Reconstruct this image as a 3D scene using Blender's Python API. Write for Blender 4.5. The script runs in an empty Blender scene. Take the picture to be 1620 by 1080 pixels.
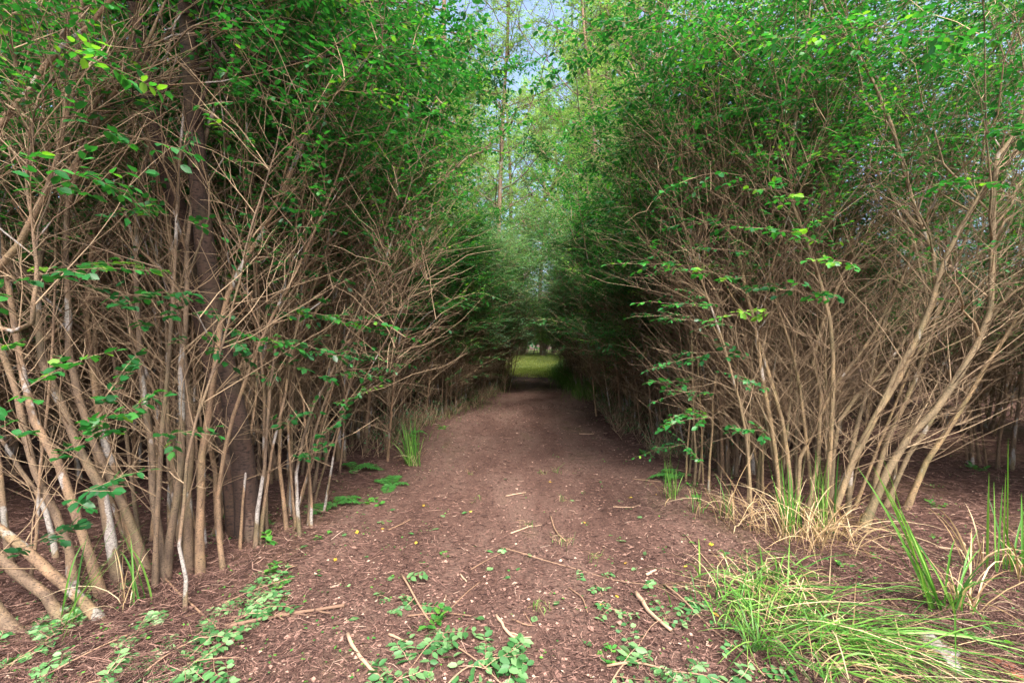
import bpy, math, random
import numpy as np
from mathutils import Vector

C = bpy.context.scene.collection
SC = bpy.context.scene
R = math.radians
CAMH = 1.45
F = 720.0

# ------------------------------------------------------------------ camera, sky, sun
cam_d = bpy.data.cameras.new("camera")
cam_d.sensor_width = 36.0
cam_d.lens = 16.0
cam_d.clip_start = 0.05
cam_d.clip_end = 2000.0
cam = bpy.data.objects.new("camera", cam_d)
cam.location = (0, 0, CAMH)
cam.rotation_euler = (R(90), 0, 0)
C.objects.link(cam)
SC.camera = cam

SUN_EL, SUN_AZ = 55.0, 162.0     # azimuth of the sun, clockwise from +Y
world = bpy.data.worlds.new("World")
SC.world = world
world.use_nodes = True
wn = world.node_tree
wn.nodes.clear()
wo = wn.nodes.new("ShaderNodeOutputWorld")
wb = wn.nodes.new("ShaderNodeBackground")
ws = wn.nodes.new("ShaderNodeTexSky")
ws.sky_type = 'NISHITA'
ws.sun_disc = False
ws.sun_elevation = R(SUN_EL)
ws.sun_rotation = R(SUN_AZ)
ws.air_density = 0.8
ws.dust_density = 6.0
ws.ozone_density = 1.0
wb.inputs[1].default_value = 0.15
wn.links.new(ws.outputs[0], wb.inputs[0])
wn.links.new(wb.outputs[0], wo.inputs[0])

sl = bpy.data.lights.new("sun", 'SUN')
sl.energy = 1.3
sl.angle = R(14)
sl.color = (1.0, 0.96, 0.9)
so = bpy.data.objects.new("sun", sl)
sd = Vector((math.sin(R(SUN_AZ)) * math.cos(R(SUN_EL)), math.cos(R(SUN_AZ)) * math.cos(R(SUN_EL)), math.sin(R(SUN_EL))))
so.rotation_euler = sd.to_track_quat('Z', 'Y').to_euler()
so.location = (0, -5, 30)
C.objects.link(so)

SC.view_settings.view_transform = 'Standard'
SC.view_settings.look = 'None'
SC.view_settings.gamma = 1.0
SC.view_settings.exposure = 2.0
SC.cycles.max_bounces = 8
SC.cycles.diffuse_bounces = 4
SC.cycles.transmission_bounces = 6

# ------------------------------------------------------------------ helpers
rng = np.random.default_rng(7)
random.seed(7)


def nz(v):
    return v / np.maximum(np.linalg.norm(v, axis=-1, keepdims=True), 1e-9)


PY = np.array([0, 2.9, 6, 10.4, 17, 35, 60, 400.0])
PX = np.array([-0.2, -0.12, 0.35, 0.79, 0.92, 1.07, 1.2, 3.0])
LO = (np.array([0, 3.0, 5, 7, 10, 14, 17, 21, 27, 60]), np.array([1.7, 1.75, 2.1, 2.3, 1.9, 1.4, 1.35, 1.6, 2.8, 6]))
RO = (np.array([0, 3.0, 4.5, 7, 12, 17, 21, 28, 60]), np.array([2.1, 2.3, 2.1, 1.5, 1.45, 1.25, 1.5, 2.8, 6]))


def pathx(y):
    return np.interp(y, PY, PX)


def left_edge(y):
    return pathx(y) - np.interp(y, *LO)


def right_edge(y):
    return pathx(y) + np.interp(y, *RO)


def gz(x, y):
    """height of the ground"""
    x = np.asarray(x, float)
    y = np.asarray(y, float)
    c = pathx(y)
    d = np.abs(x - c) - 1.35
    berm = 0.07 / (1 + np.exp(-(d) * 5.0))
    n = 0.018 * np.sin(x * 2.3 + 1.1 * np.sin(y * 1.3)) * np.sin(y * 1.9 + 0.7) + 0.010 * np.sin(x * 6.1 + y * 2.7) * np.sin(y * 5.3 - x * 1.7)
    n = n + 0.03 * np.sin(x * 0.6 + 2) * np.sin(y * 0.45)
    return n + berm - 0.035


def at(px, py, Y):
    return np.array([(px - 810) / F * Y, Y, CAMH - (py - 540) / F * Y])


def gnd(px, py):
    Y = CAMH * F / (py - 540)
    for _ in range(3):
        x = (px - 810) / F * Y
        Y = (CAMH - float(gz(x, Y))) * F / (py - 540)
    x = (px - 810) / F * Y
    return np.array([x, Y, float(gz(x, Y))])


class Acc:
    """collects geometry for ONE mesh"""

    def __init__(self):
        self.v = []
        self.f = []
        self.r = []
        self.n = 0

    def add(self, verts, faces, rnd=None):
        verts = np.asarray(verts, float).reshape(-1, 3)
        if len(verts) == 0:
            return
        self.v.append(verts)
        for fc in (faces if isinstance(faces, list) else [faces]):
            self.f.append(np.asarray(fc, np.int64) + self.n)
        self.r.append(np.full(len(verts), 0.5) if rnd is None else np.asarray(rnd, float).reshape(-1))
        self.n += len(verts)

    def mesh(self, name, mat, smooth=False, origin=(0, 0, 0)):
        me = bpy.data.meshes.new(name)
        if self.n:
            v = np.concatenate(self.v) - np.asarray(origin, float)
            me.vertices.add(len(v))
            me.vertices.foreach_set("co", v.astype(np.float32).ravel())
            loops = np.concatenate([f.ravel() for f in self.f])
            cnt = np.concatenate([np.full(len(f), f.shape[1]) for f in self.f])
            st = np.concatenate([[0], np.cumsum(cnt)[:-1]])
            me.loops.add(len(loops))
            me.loops.foreach_set("vertex_index", loops.astype(np.int32))
            me.polygons.add(len(cnt))
            me.polygons.foreach_set("loop_start", st.astype(np.int32))
            me.polygons.foreach_set("loop_total", cnt.astype(np.int32))
            if smooth:
                me.polygons.foreach_set("use_smooth", np.ones(len(cnt), bool))
            a = me.attributes.new("rnd", 'FLOAT', 'POINT')
            a.data.foreach_set("value", np.concatenate(self.r).astype(np.float32))
            me.update(calc_edges=True)
        me.materials.append(mat)
        return me


def frames(P):
    T = np.gradient(P, axis=1)
    T = nz(T)
    m = nz(T.mean(axis=1))
    ref = np.where(np.abs(m[:, 2:3]) < 0.75, np.array([[0, 0, 1.0]]), np.array([[1.0, 0.13, 0]]))
    U = nz(np.cross(T, ref[:, None, :]))
    V = np.cross(T, U)
    return T, U, V


def tubes(acc, P, Rr, S=5, rnd=None, cap=False):
    """P (N,K,3) centre lines, Rr (N,K) radii"""
    P = np.asarray(P, float)
    if P.ndim == 2:
        P = P[None]
        Rr = np.asarray(Rr)[None]
    N, K, _ = P.shape
    if N == 0:
        return
    T, U, V = frames(P)
    a = np.arange(S) * 2 * np.pi / S
    ring = U[:, :, None, :] * np.cos(a)[None, None, :, None] + V[:, :, None, :] * np.sin(a)[None, None, :, None]
    v = P[:, :, None, :] + ring * np.asarray(Rr)[:, :, None, None]
    i = np.arange(N)[:, None, None] * K * S
    k = np.arange(K - 1)[None, :, None] * S
    s = np.arange(S)[None, None, :]
    s2 = (s + 1) % S
    q = np.stack([i + k + s, i + k + s2, i + k + S + s2, i + k + S + s], -1).reshape(-1, 4)
    fs = [q]
    if cap:
        e = (np.arange(N)[:, None] * K * S + (K - 1) * S + np.arange(S)[None, :])
        b = (np.arange(N)[:, None] * K * S + np.arange(S)[::-1][None, :])
        fs += [e, b]
    if rnd is None:
        rnd = rng.random(N)
    acc.add(v, fs, np.repeat(rnd, K * S))


TPL_NEAR = (np.array([[0, 0, 0], [.48, 0, -.05], [1, 0, -.12], [.2, -.32, .03], [.62, -.40, .02], [.2, .32, .03], [.62, .40, .02]]),
            [np.array([[0, 3, 4, 1]]), np.array([[0, 1, 6, 5]]), np.array([[1, 4, 2]]), np.array([[1, 2, 6]])])
TPL_FAR = (np.array([[0, 0, 0], [.45, -.42, .08], [1, 0, -.06], [.45, .42, .08]]),
           [np.array([[0, 1, 2]]), np.array([[0, 2, 3]])])


def leaves(acc, pos, d, nrm, size, wr=0.55, tpl=TPL_NEAR, rnd=None, curl=1.0):
    N = len(pos)
    if N == 0:
        return
    d = nz(d)
    n = nz(nrm - d * (nrm * d).sum(-1, keepdims=True))
    b = np.cross(n, d)
    t, fs = tpl
    size = np.broadcast_to(size, (N,))
    v = pos[:, None, :] + size[:, None, None] * (d[:, None, :] * t[None, :, 0:1] + b[:, None, :] * t[None, :, 1:2] * wr / .5 * .62 + n[:, None, :] * t[None, :, 2:3] * curl)
    M = len(t)
    off = np.arange(N)[:, None, None] * M
    out = [(f[None] + off).reshape(-1, f.shape[1]) for f in fs]
    if rnd is None:
        rnd = rng.random(N)
    acc.add(v, out, np.repeat(rnd, M))


def sample(P, t):
    """P (N,K,3), t (N,m) in 0..1 -> points (N,m,3), tangents"""
    K = P.shape[1]
    x = np.clip(t, 0, 0.9999) * (K - 1)
    i = x.astype(int)
    f = (x - i)[..., None]
    a = np.take_along_axis(P, i[..., None].repeat(3, -1), axis=1)
    b = np.take_along_axis(P, (i + 1)[..., None].repeat(3, -1), axis=1)
    return a * (1 - f) + b * f, nz(b - a)


def catmull(pts, K):
    pts = np.asarray(pts, float)
    n = len(pts)
    if n == 2:
        return pts[0] + (pts[1] - pts[0]) * np.linspace(0, 1, K)[:, None]
    q = np.concatenate([[2 * pts[0] - pts[1]], pts, [2 * pts[-1] - pts[-2]]])
    seg = np.linalg.norm(np.diff(pts, axis=0), axis=1)
    cum = np.concatenate([[0], np.cumsum(seg)])
    u = np.linspace(0, cum[-1], K)
    out = []
    for s in u:
        i = min(int(np.searchsorted(cum, s, side='right')) - 1, n - 2)
        t = (s - cum[i]) / max(seg[i], 1e-9)
        p0, p1, p2, p3 = q[i], q[i + 1], q[i + 2], q[i + 3]
        out.append(0.5 * ((2 * p1) + (-p0 + p2) * t + (2 * p0 - 5 * p1 + 4 * p2 - p3) * t * t + (-p0 + 3 * p1 - 3 * p2 + p3) * t ** 3))
    return np.array(out)


def shoots(P0, D, L, K, up=0.0, jit=0.08):
    """N polylines from P0 along D of length L, bending by up, with jitter"""
    N = len(P0)
    D = nz(D)
    s = np.linspace(0, 1, K)
    P = P0[:, None, :] + D[:, None, :] * (s[None, :, None] * L[:, None, None])
    P[:, :, 2] += up * L[:, None] * s[None, :] ** 2
    j = rng.normal(0, 1, (N, K, 3)) * (L * jit)[:, None, None]
    j[:, 0] = 0
    j = np.cumsum(j, axis=1) * 0.6
    return P + j


# ------------------------------------------------------------------ materials
def newmat(name):
    m = bpy.data.materials.new(name)
    m.use_nodes = True
    nt = m.node_tree
    nt.nodes.clear()
    out = nt.nodes.new("ShaderNodeOutputMaterial")
    return m, nt, out


def ramp(nt, fac, stops, interp='LINEAR'):
    r = nt.nodes.new("ShaderNodeValToRGB")
    r.color_ramp.interpolation = interp
    e = r.color_ramp.elements
    while len(e) > 1:
        e.remove(e[-1])
    e[0].position = stops[0][0]
    e[0].color = (*stops[0][1], 1)
    for p, c in stops[1:]:
        x = e.new(p)
        x.color = (*c, 1)
    nt.links.new(fac, r.inputs[0])
    return r.outputs[0]


def noise(nt, vec, scale, detail=4, rough=0.6):
    n = nt.nodes.new("ShaderNodeTexNoise")
    n.inputs['Scale'].default_value = scale
    n.inputs['Detail'].default_value = detail
    n.inputs['Roughness'].default_value = rough
    if vec is not None:
        nt.links.new(vec, n.inputs['Vector'])
    return n.outputs[0]


def mixc(nt, fac, a, b, mode='MIX'):
    m = nt.nodes.new("ShaderNodeMix")
    m.data_type = 'RGBA'
    m.blend_type = mode
    for sock, val in ((m.inputs[0], fac), (m.inputs[6], a), (m.inputs[7], b)):
        if hasattr(val, 'links'):
            nt.links.new(val, sock)
        elif isinstance(val, tuple):
            sock.default_value = (*val, 1)
        else:
            sock.default_value = val
    return m.outputs[2]


def attr(nt):
    a = nt.nodes.new("ShaderNodeAttribute")
    a.attribute_name = "rnd"
    return a.outputs['Fac']


def leafmat(name, stops, rough=0.42, transl=0.35, tcol=None, spec=0.5):
    m, nt, out = newmat(name)
    col = ramp(nt, attr(nt), stops)
    oi = nt.nodes.new("ShaderNodeObjectInfo")
    hs = nt.nodes.new("ShaderNodeHueSaturation")
    mr = nt.nodes.new("ShaderNodeMapRange")
    mr.inputs[3].default_value = 0.85
    mr.inputs[4].default_value = 1.15
    nt.links.new(oi.outputs['Random'], mr.inputs[0])
    nt.links.new(mr.outputs[0], hs.inputs['Value'])
    nt.links.new(col, hs.inputs['Color'])
    p = nt.nodes.new("ShaderNodeBsdfPrincipled")
    p.inputs['Roughness'].default_value = rough
    p.inputs['Specular IOR Level'].default_value = spec
    nt.links.new(hs.outputs[0], p.inputs['Base Color'])
    t = nt.nodes.new("ShaderNodeBsdfTranslucent")
    tc = mixc(nt, 1.0, hs.outputs[0], tcol or (1.6, 1.7, 0.7), 'MULTIPLY')
    nt.links.new(tc, t.inputs[0])
    mx = nt.nodes.new("ShaderNodeMixShader")
    mx.inputs[0].default_value = transl
    nt.links.new(p.outputs[0], mx.inputs[1])
    nt.links.new(t.outputs[0], mx.inputs[2])
    nt.links.new(mx.outputs[0], out.inputs[0])
    return m


def barkmat(name, base, dark, pale, palelim=0.60, moss=0.25, rough=0.8, ring=90.0):
    m, nt, out = newmat(name)
    tc = nt.nodes.new("ShaderNodeTexCoord")
    mp = nt.nodes.new("ShaderNodeMapping")
    mp.inputs['Scale'].default_value = (1, 1, 0.35)
    nt.links.new(tc.outputs['Object'], mp.inputs[0])
    n1 = noise(nt, mp.outputs[0], 14, 6, 0.7)
    c = ramp(nt, n1, [(0.32, dark), (0.5, base), (0.66, (base[0] * 1.5, base[1] * 1.45, base[2] * 1.4))])
    r = attr(nt)
    c = mixc(nt, r, c, mixc(nt, 1.0, c, (1.35, 1.22, 1.1), 'MULTIPLY'))
    c = mixc(nt, ramp(nt, r, [(0.0, (.55,) * 3), (0.3, (0, 0, 0))]), c, mixc(nt, 1.0, c, (.62, .60, .58), 'MULTIPLY'))
    n2 = noise(nt, mp.outputs[0], 6.5, 3, 0.5)
    pm = ramp(nt, n2, [(palelim, (0, 0, 0)), (palelim + 0.025, (.9, .9, .9))])
    n3 = noise(nt, tc.outputs['Object'], 60, 3)
    palec = ramp(nt, n3, [(0.3, tuple(x * 0.6 for x in pale)), (0.6, pale)])
    c = mixc(nt, pm, c, palec)
    n4 = noise(nt, tc.outputs['Object'], 3.1, 3)
    mm = ramp(nt, n4, [(0.5, (0, 0, 0)), (0.7, (moss,) * 3)])
    c = mixc(nt, mm, c, (0.10, 0.13, 0.03))
    # fine rings and lenticels
    mp2 = nt.nodes.new("ShaderNodeMapping")
    mp2.inputs['Scale'].default_value = (1, 1, 3.0)
    nt.links.new(tc.outputs['Object'], mp2.inputs[0])
    n5 = noise(nt, mp2.outputs[0], ring, 2)
    c = mixc(nt, ramp(nt, n5, [(0.38, (0.8,) * 3), (0.45, (0, 0, 0))]), c, tuple(x * 0.5 for x in dark))
    p = nt.nodes.new("ShaderNodeBsdfPrincipled")
    p.inputs['Roughness'].default_value = rough
    nt.links.new(c, p.inputs['Base Color'])
    b = nt.nodes.new("ShaderNodeBump")
    b.inputs['Strength'].default_value = 0.8
    b.inputs['Distance'].default_value = 0.006
    nt.links.new(n5, b.inputs['Height'])
    nt.links.new(b.outputs[0], p.inputs['Normal'])
    nt.links.new(p.outputs[0], out.inputs[0])
    return m


def attrmat(name, stops, rough=0.8, transl=0.0, spec=0.3, interp='LINEAR'):
    m, nt, out = newmat(name)
    c = ramp(nt, attr(nt), stops, interp)
    p = nt.nodes.new("ShaderNodeBsdfPrincipled")
    p.inputs['Roughness'].default_value = rough
    p.inputs['Specular IOR Level'].default_value = spec
    nt.links.new(c, p.inputs['Base Color'])
    sh = p.outputs[0]
    if transl:
        t = nt.nodes.new("ShaderNodeBsdfTranslucent")
        nt.links.new(mixc(nt, 1.0, c, (1.5, 1.5, 0.8), 'MULTIPLY'), t.inputs[0])
        mx = nt.nodes.new("ShaderNodeMixShader")
        mx.inputs[0].default_value = transl
        nt.links.new(sh, mx.inputs[1])
        nt.links.new(t.outputs[0], mx.inputs[2])
        sh = mx.outputs[0]
    nt.links.new(sh, out.inputs[0])
    return m


def groundmat(name, pal=None):
    m, nt, out = newmat(name)
    tc = nt.nodes.new("ShaderNodeTexCoord")
    o = tc.outputs['Object']
    mpg = nt.nodes.new("ShaderNodeMapping")
    mpg.inputs['Scale'].default_value = (1.6, .45, 1) if pal else (1, 1, 1)
    nt.links.new(o, mpg.inputs[0])
    c = ramp(nt, noise(nt, mpg.outputs[0], 0.9, 6, .65), pal or [(0.36, (0.060, 0.031, 0.026)), (0.5, (0.100, 0.058, 0.047)), (0.62, (0.100, 0.062, 0.042)), (0.74, (0.070, 0.056, 0.032))])
    f = noise(nt, o, 55, 6, 0.75)
    c = mixc(nt, 0.75, c, ramp(nt, f, [(0.32, (0.25, 0.22, 0.22)), (0.5, (1, 1, 1)), (0.68, (1.9, 1.7, 1.6))]), 'MULTIPLY')
    v = nt.nodes.new("ShaderNodeTexVoronoi")
    v.inputs['Scale'].default_value = 120
    nt.links.new(o, v.inputs['Vector'])
    sp = ramp(nt, v.outputs['Distance'], [(0.10, (1, 1, 1)), (0.16, (0, 0, 0))])
    sp2 = mixc(nt, 1.0, sp, ramp(nt, noise(nt, o, 25, 2), [(0.55, (0, 0, 0)), (0.62, (1, 1, 1))]), 'MULTIPLY')
    c = mixc(nt, sp2, c, (0.24, 0.15, 0.12))
    p = nt.nodes.new("ShaderNodeBsdfPrincipled")
    p.inputs['Roughness'].default_value = 0.95
    p.inputs['Specular IOR Level'].default_value = 0.15
    nt.links.new(c, p.inputs['Base Color'])
    b = nt.nodes.new("ShaderNodeBump")
    b.inputs['Strength'].default_value = 0.9
    b.inputs['Distance'].default_value = 0.012
    nt.links.new(f, b.inputs['Height'])
    nt.links.new(b.outputs[0], p.inputs['Normal'])
    nt.links.new(p.outputs[0], out.inputs[0])
    return m


M = {}
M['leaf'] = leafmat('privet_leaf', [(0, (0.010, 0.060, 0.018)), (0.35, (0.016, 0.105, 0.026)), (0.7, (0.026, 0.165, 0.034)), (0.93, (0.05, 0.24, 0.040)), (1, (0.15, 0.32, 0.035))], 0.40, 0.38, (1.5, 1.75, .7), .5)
M['leaf_sheen_tint'] = leafmat('privet_leaf_sheen_tint', [(0, (0.045, 0.115, 0.060)), (0.5, (0.080, 0.185, 0.098)), (1, (0.15, 0.28, 0.15))], 0.25, 0.36, spec=0.8)  # grey sheen of the farther leaves put into a lighter base colour
M['leaf_new'] = leafmat('young_leaf', [(0, (0.035, 0.15, 0.03)), (0.5, (0.06, 0.24, 0.04)), (1, (0.13, 0.33, 0.05))], 0.42, 0.35)
M['leaf_tree'] = leafmat('tree_leaf', [(0, (0.10, 0.20, 0.06)), (0.5, (0.17, 0.32, 0.10)), (1, (0.28, 0.44, 0.15))], 0.5, 0.5)  # light green leaf, its colour brightened further for the hazy distance
M['leaf_fallen'] = leafmat('fallen_green_leaf', [(0, (0.03, 0.12, 0.03)), (0.5, (0.07, 0.20, 0.06)), (1, (0.18, 0.32, 0.13))], 0.5, 0.2, spec=0.5)
M['fern'] = leafmat('fern_leaf', [(0, (0.05, 0.20, 0.04)), (1, (0.10, 0.32, 0.07))], 0.5, 0.35)
M['bark'] = barkmat('tan_bark', (0.165, 0.115, 0.073), (0.070, 0.045, 0.030), (0.35, 0.32, 0.295), 0.59)
M['bark_r'] = barkmat('olive_bark', (0.205, 0.155, 0.088), (0.10, 0.074, 0.042), (0.42, 0.37, 0.31), 0.625, 0.4)
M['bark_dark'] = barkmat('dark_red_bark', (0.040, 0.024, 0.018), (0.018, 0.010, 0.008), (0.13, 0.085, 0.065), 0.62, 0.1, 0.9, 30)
M['bark_tree'] = barkmat('grey_brown_bark', (0.17, 0.12, 0.085), (0.08, 0.055, 0.04), (0.32, 0.29, 0.26), 0.62, 0.3, 0.85, 40)
M['twig'] = attrmat('dry_twig', [(0, (0.10, 0.066, 0.042)), (0.5, (0.22, 0.152, 0.092)), (1, (0.42, 0.31, 0.195))], 0.8)
M['ground'] = groundmat('needle_soil')
M['path'] = groundmat('trodden_soil', [(0.34, (0.060, 0.034, 0.027)), (0.46, (0.094, 0.055, 0.044)), (0.56, (0.120, 0.076, 0.061)), (0.68, (0.095, 0.066, 0.042))])
M['litter'] = attrmat('fallen_needles', [(0, (0.020, 0.010, 0.009)), (0.35, (0.088, 0.047, 0.037)), (0.62, (0.185, 0.105, 0.083)), (0.82, (0.34, 0.205, 0.16)), (0.95, (0.46, 0.33, 0.25)), (1, (0.55, 0.45, 0.35))], 0.85)
M['grass'] = attrmat('green_blade', [(0, (0.03, 0.11, 0.018)), (0.5, (0.085, 0.25, 0.03)), (1, (0.22, 0.40, 0.08))], 0.45, 0.3, 0.5)
M['grass_far'] = attrmat('clearing_grass', [(0, (0.16, 0.22, 0.04)), (0.5, (0.28, 0.33, 0.06)), (1, (0.42, 0.42, 0.12))], 0.6, 0.3, 0.3)  # sunlit glow of the clearing put into brighter blade colours
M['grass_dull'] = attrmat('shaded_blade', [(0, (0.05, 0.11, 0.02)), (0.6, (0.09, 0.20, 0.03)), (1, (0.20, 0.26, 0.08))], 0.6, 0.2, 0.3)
M['straw'] = attrmat('dry_blade', [(0, (0.22, 0.14, 0.07)), (0.5, (0.42, 0.30, 0.16)), (1, (0.62, 0.50, 0.32))], 0.7, 0.15)
M['stick'] = attrmat('stick_wood', [(0, (0.10, 0.06, 0.045)), (0.5, (0.26, 0.16, 0.10)), (1, (0.45, 0.31, 0.21))], 0.8)
M['yellow'] = attrmat('yellow_leaf', [(0, (0.45, 0.26, 0.03)), (1, (0.62, 0.50, 0.06))], 0.5, 0.2, 0.5)


def greybark():
    m, nt, out = newmat('weathered_bark')
    tc = nt.nodes.new("ShaderNodeTexCoord")
    mp = nt.nodes.new("ShaderNodeMapping")
    mp.inputs['Scale'].default_value = (1, 5, 1)
    nt.links.new(tc.outputs['Object'], mp.inputs[0])
    n = noise(nt, mp.outputs[0], 30, 5, 0.7)
    c = ramp(nt, n, [(0.36, (0.09, 0.065, 0.05)), (0.5, (0.26, 0.235, 0.22)), (0.66, (0.42, 0.39, 0.37))])
    p = nt.nodes.new("ShaderNodeBsdfPrincipled")
    p.inputs['Roughness'].default_value = 0.85
    nt.links.new(c, p.inputs['Base Color'])
    b = nt.nodes.new("ShaderNodeBump")
    b.inputs['Distance'].default_value = 0.004
    nt.links.new(n, b.inputs['Height'])
    nt.links.new(b.outputs[0], p.inputs['Normal'])
    nt.links.new(p.outputs[0], out.inputs[0])
    return m


M['greybark'] = greybark()


def turfmat():
    m, nt, out = newmat('turf_soil')
    tc = nt.nodes.new("ShaderNodeTexCoord")
    n = noise(nt, tc.outputs['Object'], 2.2, 6, .7)
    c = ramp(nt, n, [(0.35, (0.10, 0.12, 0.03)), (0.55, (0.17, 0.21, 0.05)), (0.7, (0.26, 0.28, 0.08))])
    p = nt.nodes.new("ShaderNodeBsdfPrincipled")
    p.inputs['Roughness'].default_value = 0.9
    nt.links.new(c, p.inputs['Base Color'])
    nt.links.new(p.outputs[0], out.inputs[0])
    return m


M['turf'] = turfmat()


wid = lambda y: float(np.interp(y, [12, 20, 29, 32], [1, .78, .78, 1]))

# ------------------------------------------------------------------ object helpers
def obj(name, me, parent=None):
    o = bpy.data.objects.new(name, me)
    C.objects.link(o)
    if parent is not None:
        o.parent = parent
    return o


def thing(name, label, cat, loc=(0, 0, 0), rz=0.0, group=None, me=None):
    o = bpy.data.objects.new(name, me)
    C.objects.link(o)
    o.location = loc
    o.rotation_euler = (0, 0, rz)
    o['label'] = label
    o['category'] = cat
    if group:
        o['group'] = group
    return o


def dup(root, loc, rz, label, group=None, scale=1.0, sz=None):
    r = root.copy()
    C.objects.link(r)
    r.location = loc
    r.rotation_euler = (0, 0, rz)
    r.scale = (scale * wid(loc[1]), scale * wid(loc[1]), sz if sz else scale)
    r['label'] = label
    if group:
        r['group'] = group
    for ch in root.children:
        c = ch.copy()
        C.objects.link(c)
        c.parent = r
    return r


# ------------------------------------------------------------------ ground, path, clearing
def sheet(name, xs_fn, ys, nx, lift, mat, edge=0.0):
    rows = []
    for y in ys:
        a, b = xs_fn(y)
        x = np.linspace(a, b, nx)
        z = gz(x, np.full(nx, y)) + lift + (.04 * min(1, max(0, y - 23) / 3) if name == 'clearing' else 0)
        rows.append(np.stack([x, np.full(nx, y), z], -1))
    v = np.array(rows)
    n = len(ys)
    i = np.arange(n - 1)[:, None] * nx + np.arange(nx - 1)[None, :]
    q = np.stack([i, i + 1, i + nx + 1, i + nx], -1).reshape(-1, 4)
    A = Acc()
    A.add(v, q)
    o = obj(name, A.mesh(name, mat, True))
    o['kind'] = 'structure'
    return o


def ground_sheet():
    def axis(lo, mid, hi, fine, ratio=1.12):
        a = [mid]
        s = fine
        while a[-1] < hi:
            a.append(a[-1] + s)
            if a[-1] - mid > 9:
                s *= ratio
        b = [mid]
        s = fine
        while b[-1] > lo:
            b.append(b[-1] - s)
            if mid - b[-1] > 7:
                s *= ratio
        return np.array(sorted(set(a + b)))
    xs = axis(-400, 0.3, 400, 0.10)
    ys = axis(-100, 4.0, 900, 0.10)
    X, Y = np.meshgrid(xs, ys)
    fade = np.clip(1 - (np.hypot(X, Y) - 60) / 60, 0, 1)
    Z = gz(X, Y) * fade
    v = np.stack([X, Y, Z], -1)
    nx = len(xs)
    i = np.arange(len(ys) - 1)[:, None] * nx + np.arange(nx - 1)[None, :]
    q = np.stack([i, i + 1, i + nx + 1, i + nx], -1).reshape(-1, 4)
    A = Acc()
    A.add(v, q)
    o = obj('ground', A.mesh('ground', M['ground'], True))
    o['kind'] = 'structure'


ground_sheet()
wig = lambda y, s: 0.10 * math.sin(y * 1.7 + s) + 0.06 * math.sin(y * 4.1 + 2 * s)
sheet('path', lambda y: (float(left_edge(y)) + 0.45 + wig(y, 1), float(right_edge(y)) - 0.45 + wig(y, 4)),
      np.arange(-3, 21.51, 0.1), 36, 0.012, M['path'])


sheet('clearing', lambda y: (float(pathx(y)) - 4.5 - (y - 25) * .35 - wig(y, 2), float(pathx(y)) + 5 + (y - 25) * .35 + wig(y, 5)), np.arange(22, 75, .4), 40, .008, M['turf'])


def litter():
    """needles and strands covering the floor, denser near the camera as the eye needs it"""
    N = 150000
    py = rng.uniform(566, 1230, N)
    Y = CAMH * F / (py - 540)
    px = rng.uniform(-500, 2120, N)
    X = (px - 810) / F * Y
    # a share spread evenly so that the floor also holds up from a step aside
    k = 26000
    X[:k] = rng.uniform(-6, 7, k)
    Y[:k] = rng.uniform(0.6, 11, k)
    keep = (np.abs(X) < 14)
    X, Y = X[keep], Y[keep]
    N = len(X)
    onpath = (X > left_edge(Y) + 0.5) & (X < right_edge(Y) - 0.5)
    wear = np.exp(-((X - pathx(Y)) / .75) ** 2) * (.45 + .4 * np.sin(Y * 1.3) * np.sin(X * 2.1 + Y))
    kk = rng.random(N) > wear
    X, Y, onpath = X[kk], Y[kk], onpath[kk]
    N = len(X)
    L = rng.uniform(0.02, 0.07, N) * np.where(onpath, 0.8, 1.5)
    L = np.where(rng.random(N) < 0.10, L * 2.4, L)
    th = rng.uniform(0, 2 * np.pi, N)
    bend = rng.normal(0, 0.5, N)
    w = rng.uniform(0.0008, 0.0021, N) * (1 + Y / 9)
    K = 3
    s = np.linspace(-.5, .5, K)
    ang = th[:, None] + bend[:, None] * s[None]
    x = X[:, None] + np.cos(ang) * L[:, None] * s[None]
    y = Y[:, None] + np.sin(ang) * L[:, None] * s[None]
    lift = rng.exponential(0.005, N) * np.where(onpath, 1, 2.0) + 0.014
    tilt = rng.normal(0, 0.22, N) * L
    z = gz(x, y) + lift[:, None] + tilt[:, None] * s[None]
    z = np.maximum(z, gz(x, y) + 0.013)
    P = np.stack([x, y, z], -1)
    A = Acc()
    tubes(A, P, np.repeat(w[:, None], K, 1) * np.array([0.7, 1, 0.5]), 3, rng.beta(2, 2.6, N))
    # chips and leaf crumbs
    n2 = 26000
    py = rng.uniform(570, 1200, n2)
    Y = CAMH * F / (py - 540)
    X = (rng.uniform(-400, 2020, n2) - 810) / F * Y
    Z = gz(X, Y) + 0.016
    a = rng.uniform(0, 2 * np.pi, n2)
    d = np.stack([np.cos(a), np.sin(a), rng.normal(0, .15, n2)], -1)
    nn = np.stack([rng.normal(0, .25, n2), rng.normal(0, .25, n2), np.ones(n2)], -1)
    leaves(A, np.stack([X, Y, Z], -1), d, nn, rng.uniform(0.006, 0.024, n2) * np.where(rng.random(n2) < .04, 1.7, 1) * (1 + Y / 20), rng.choice([0.35, 0.6, 0.8]), TPL_FAR, rng.beta(2, 1.8, n2), 1.5)
    o = obj('needle_litter', A.mesh('needle_litter', M['litter']))
    o['kind'] = 'stuff'
    o['label'] = 'reddish brown fallen needles and chips covering the path and thicket floor'
    o['category'] = 'leaf litter'


litter()


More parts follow.
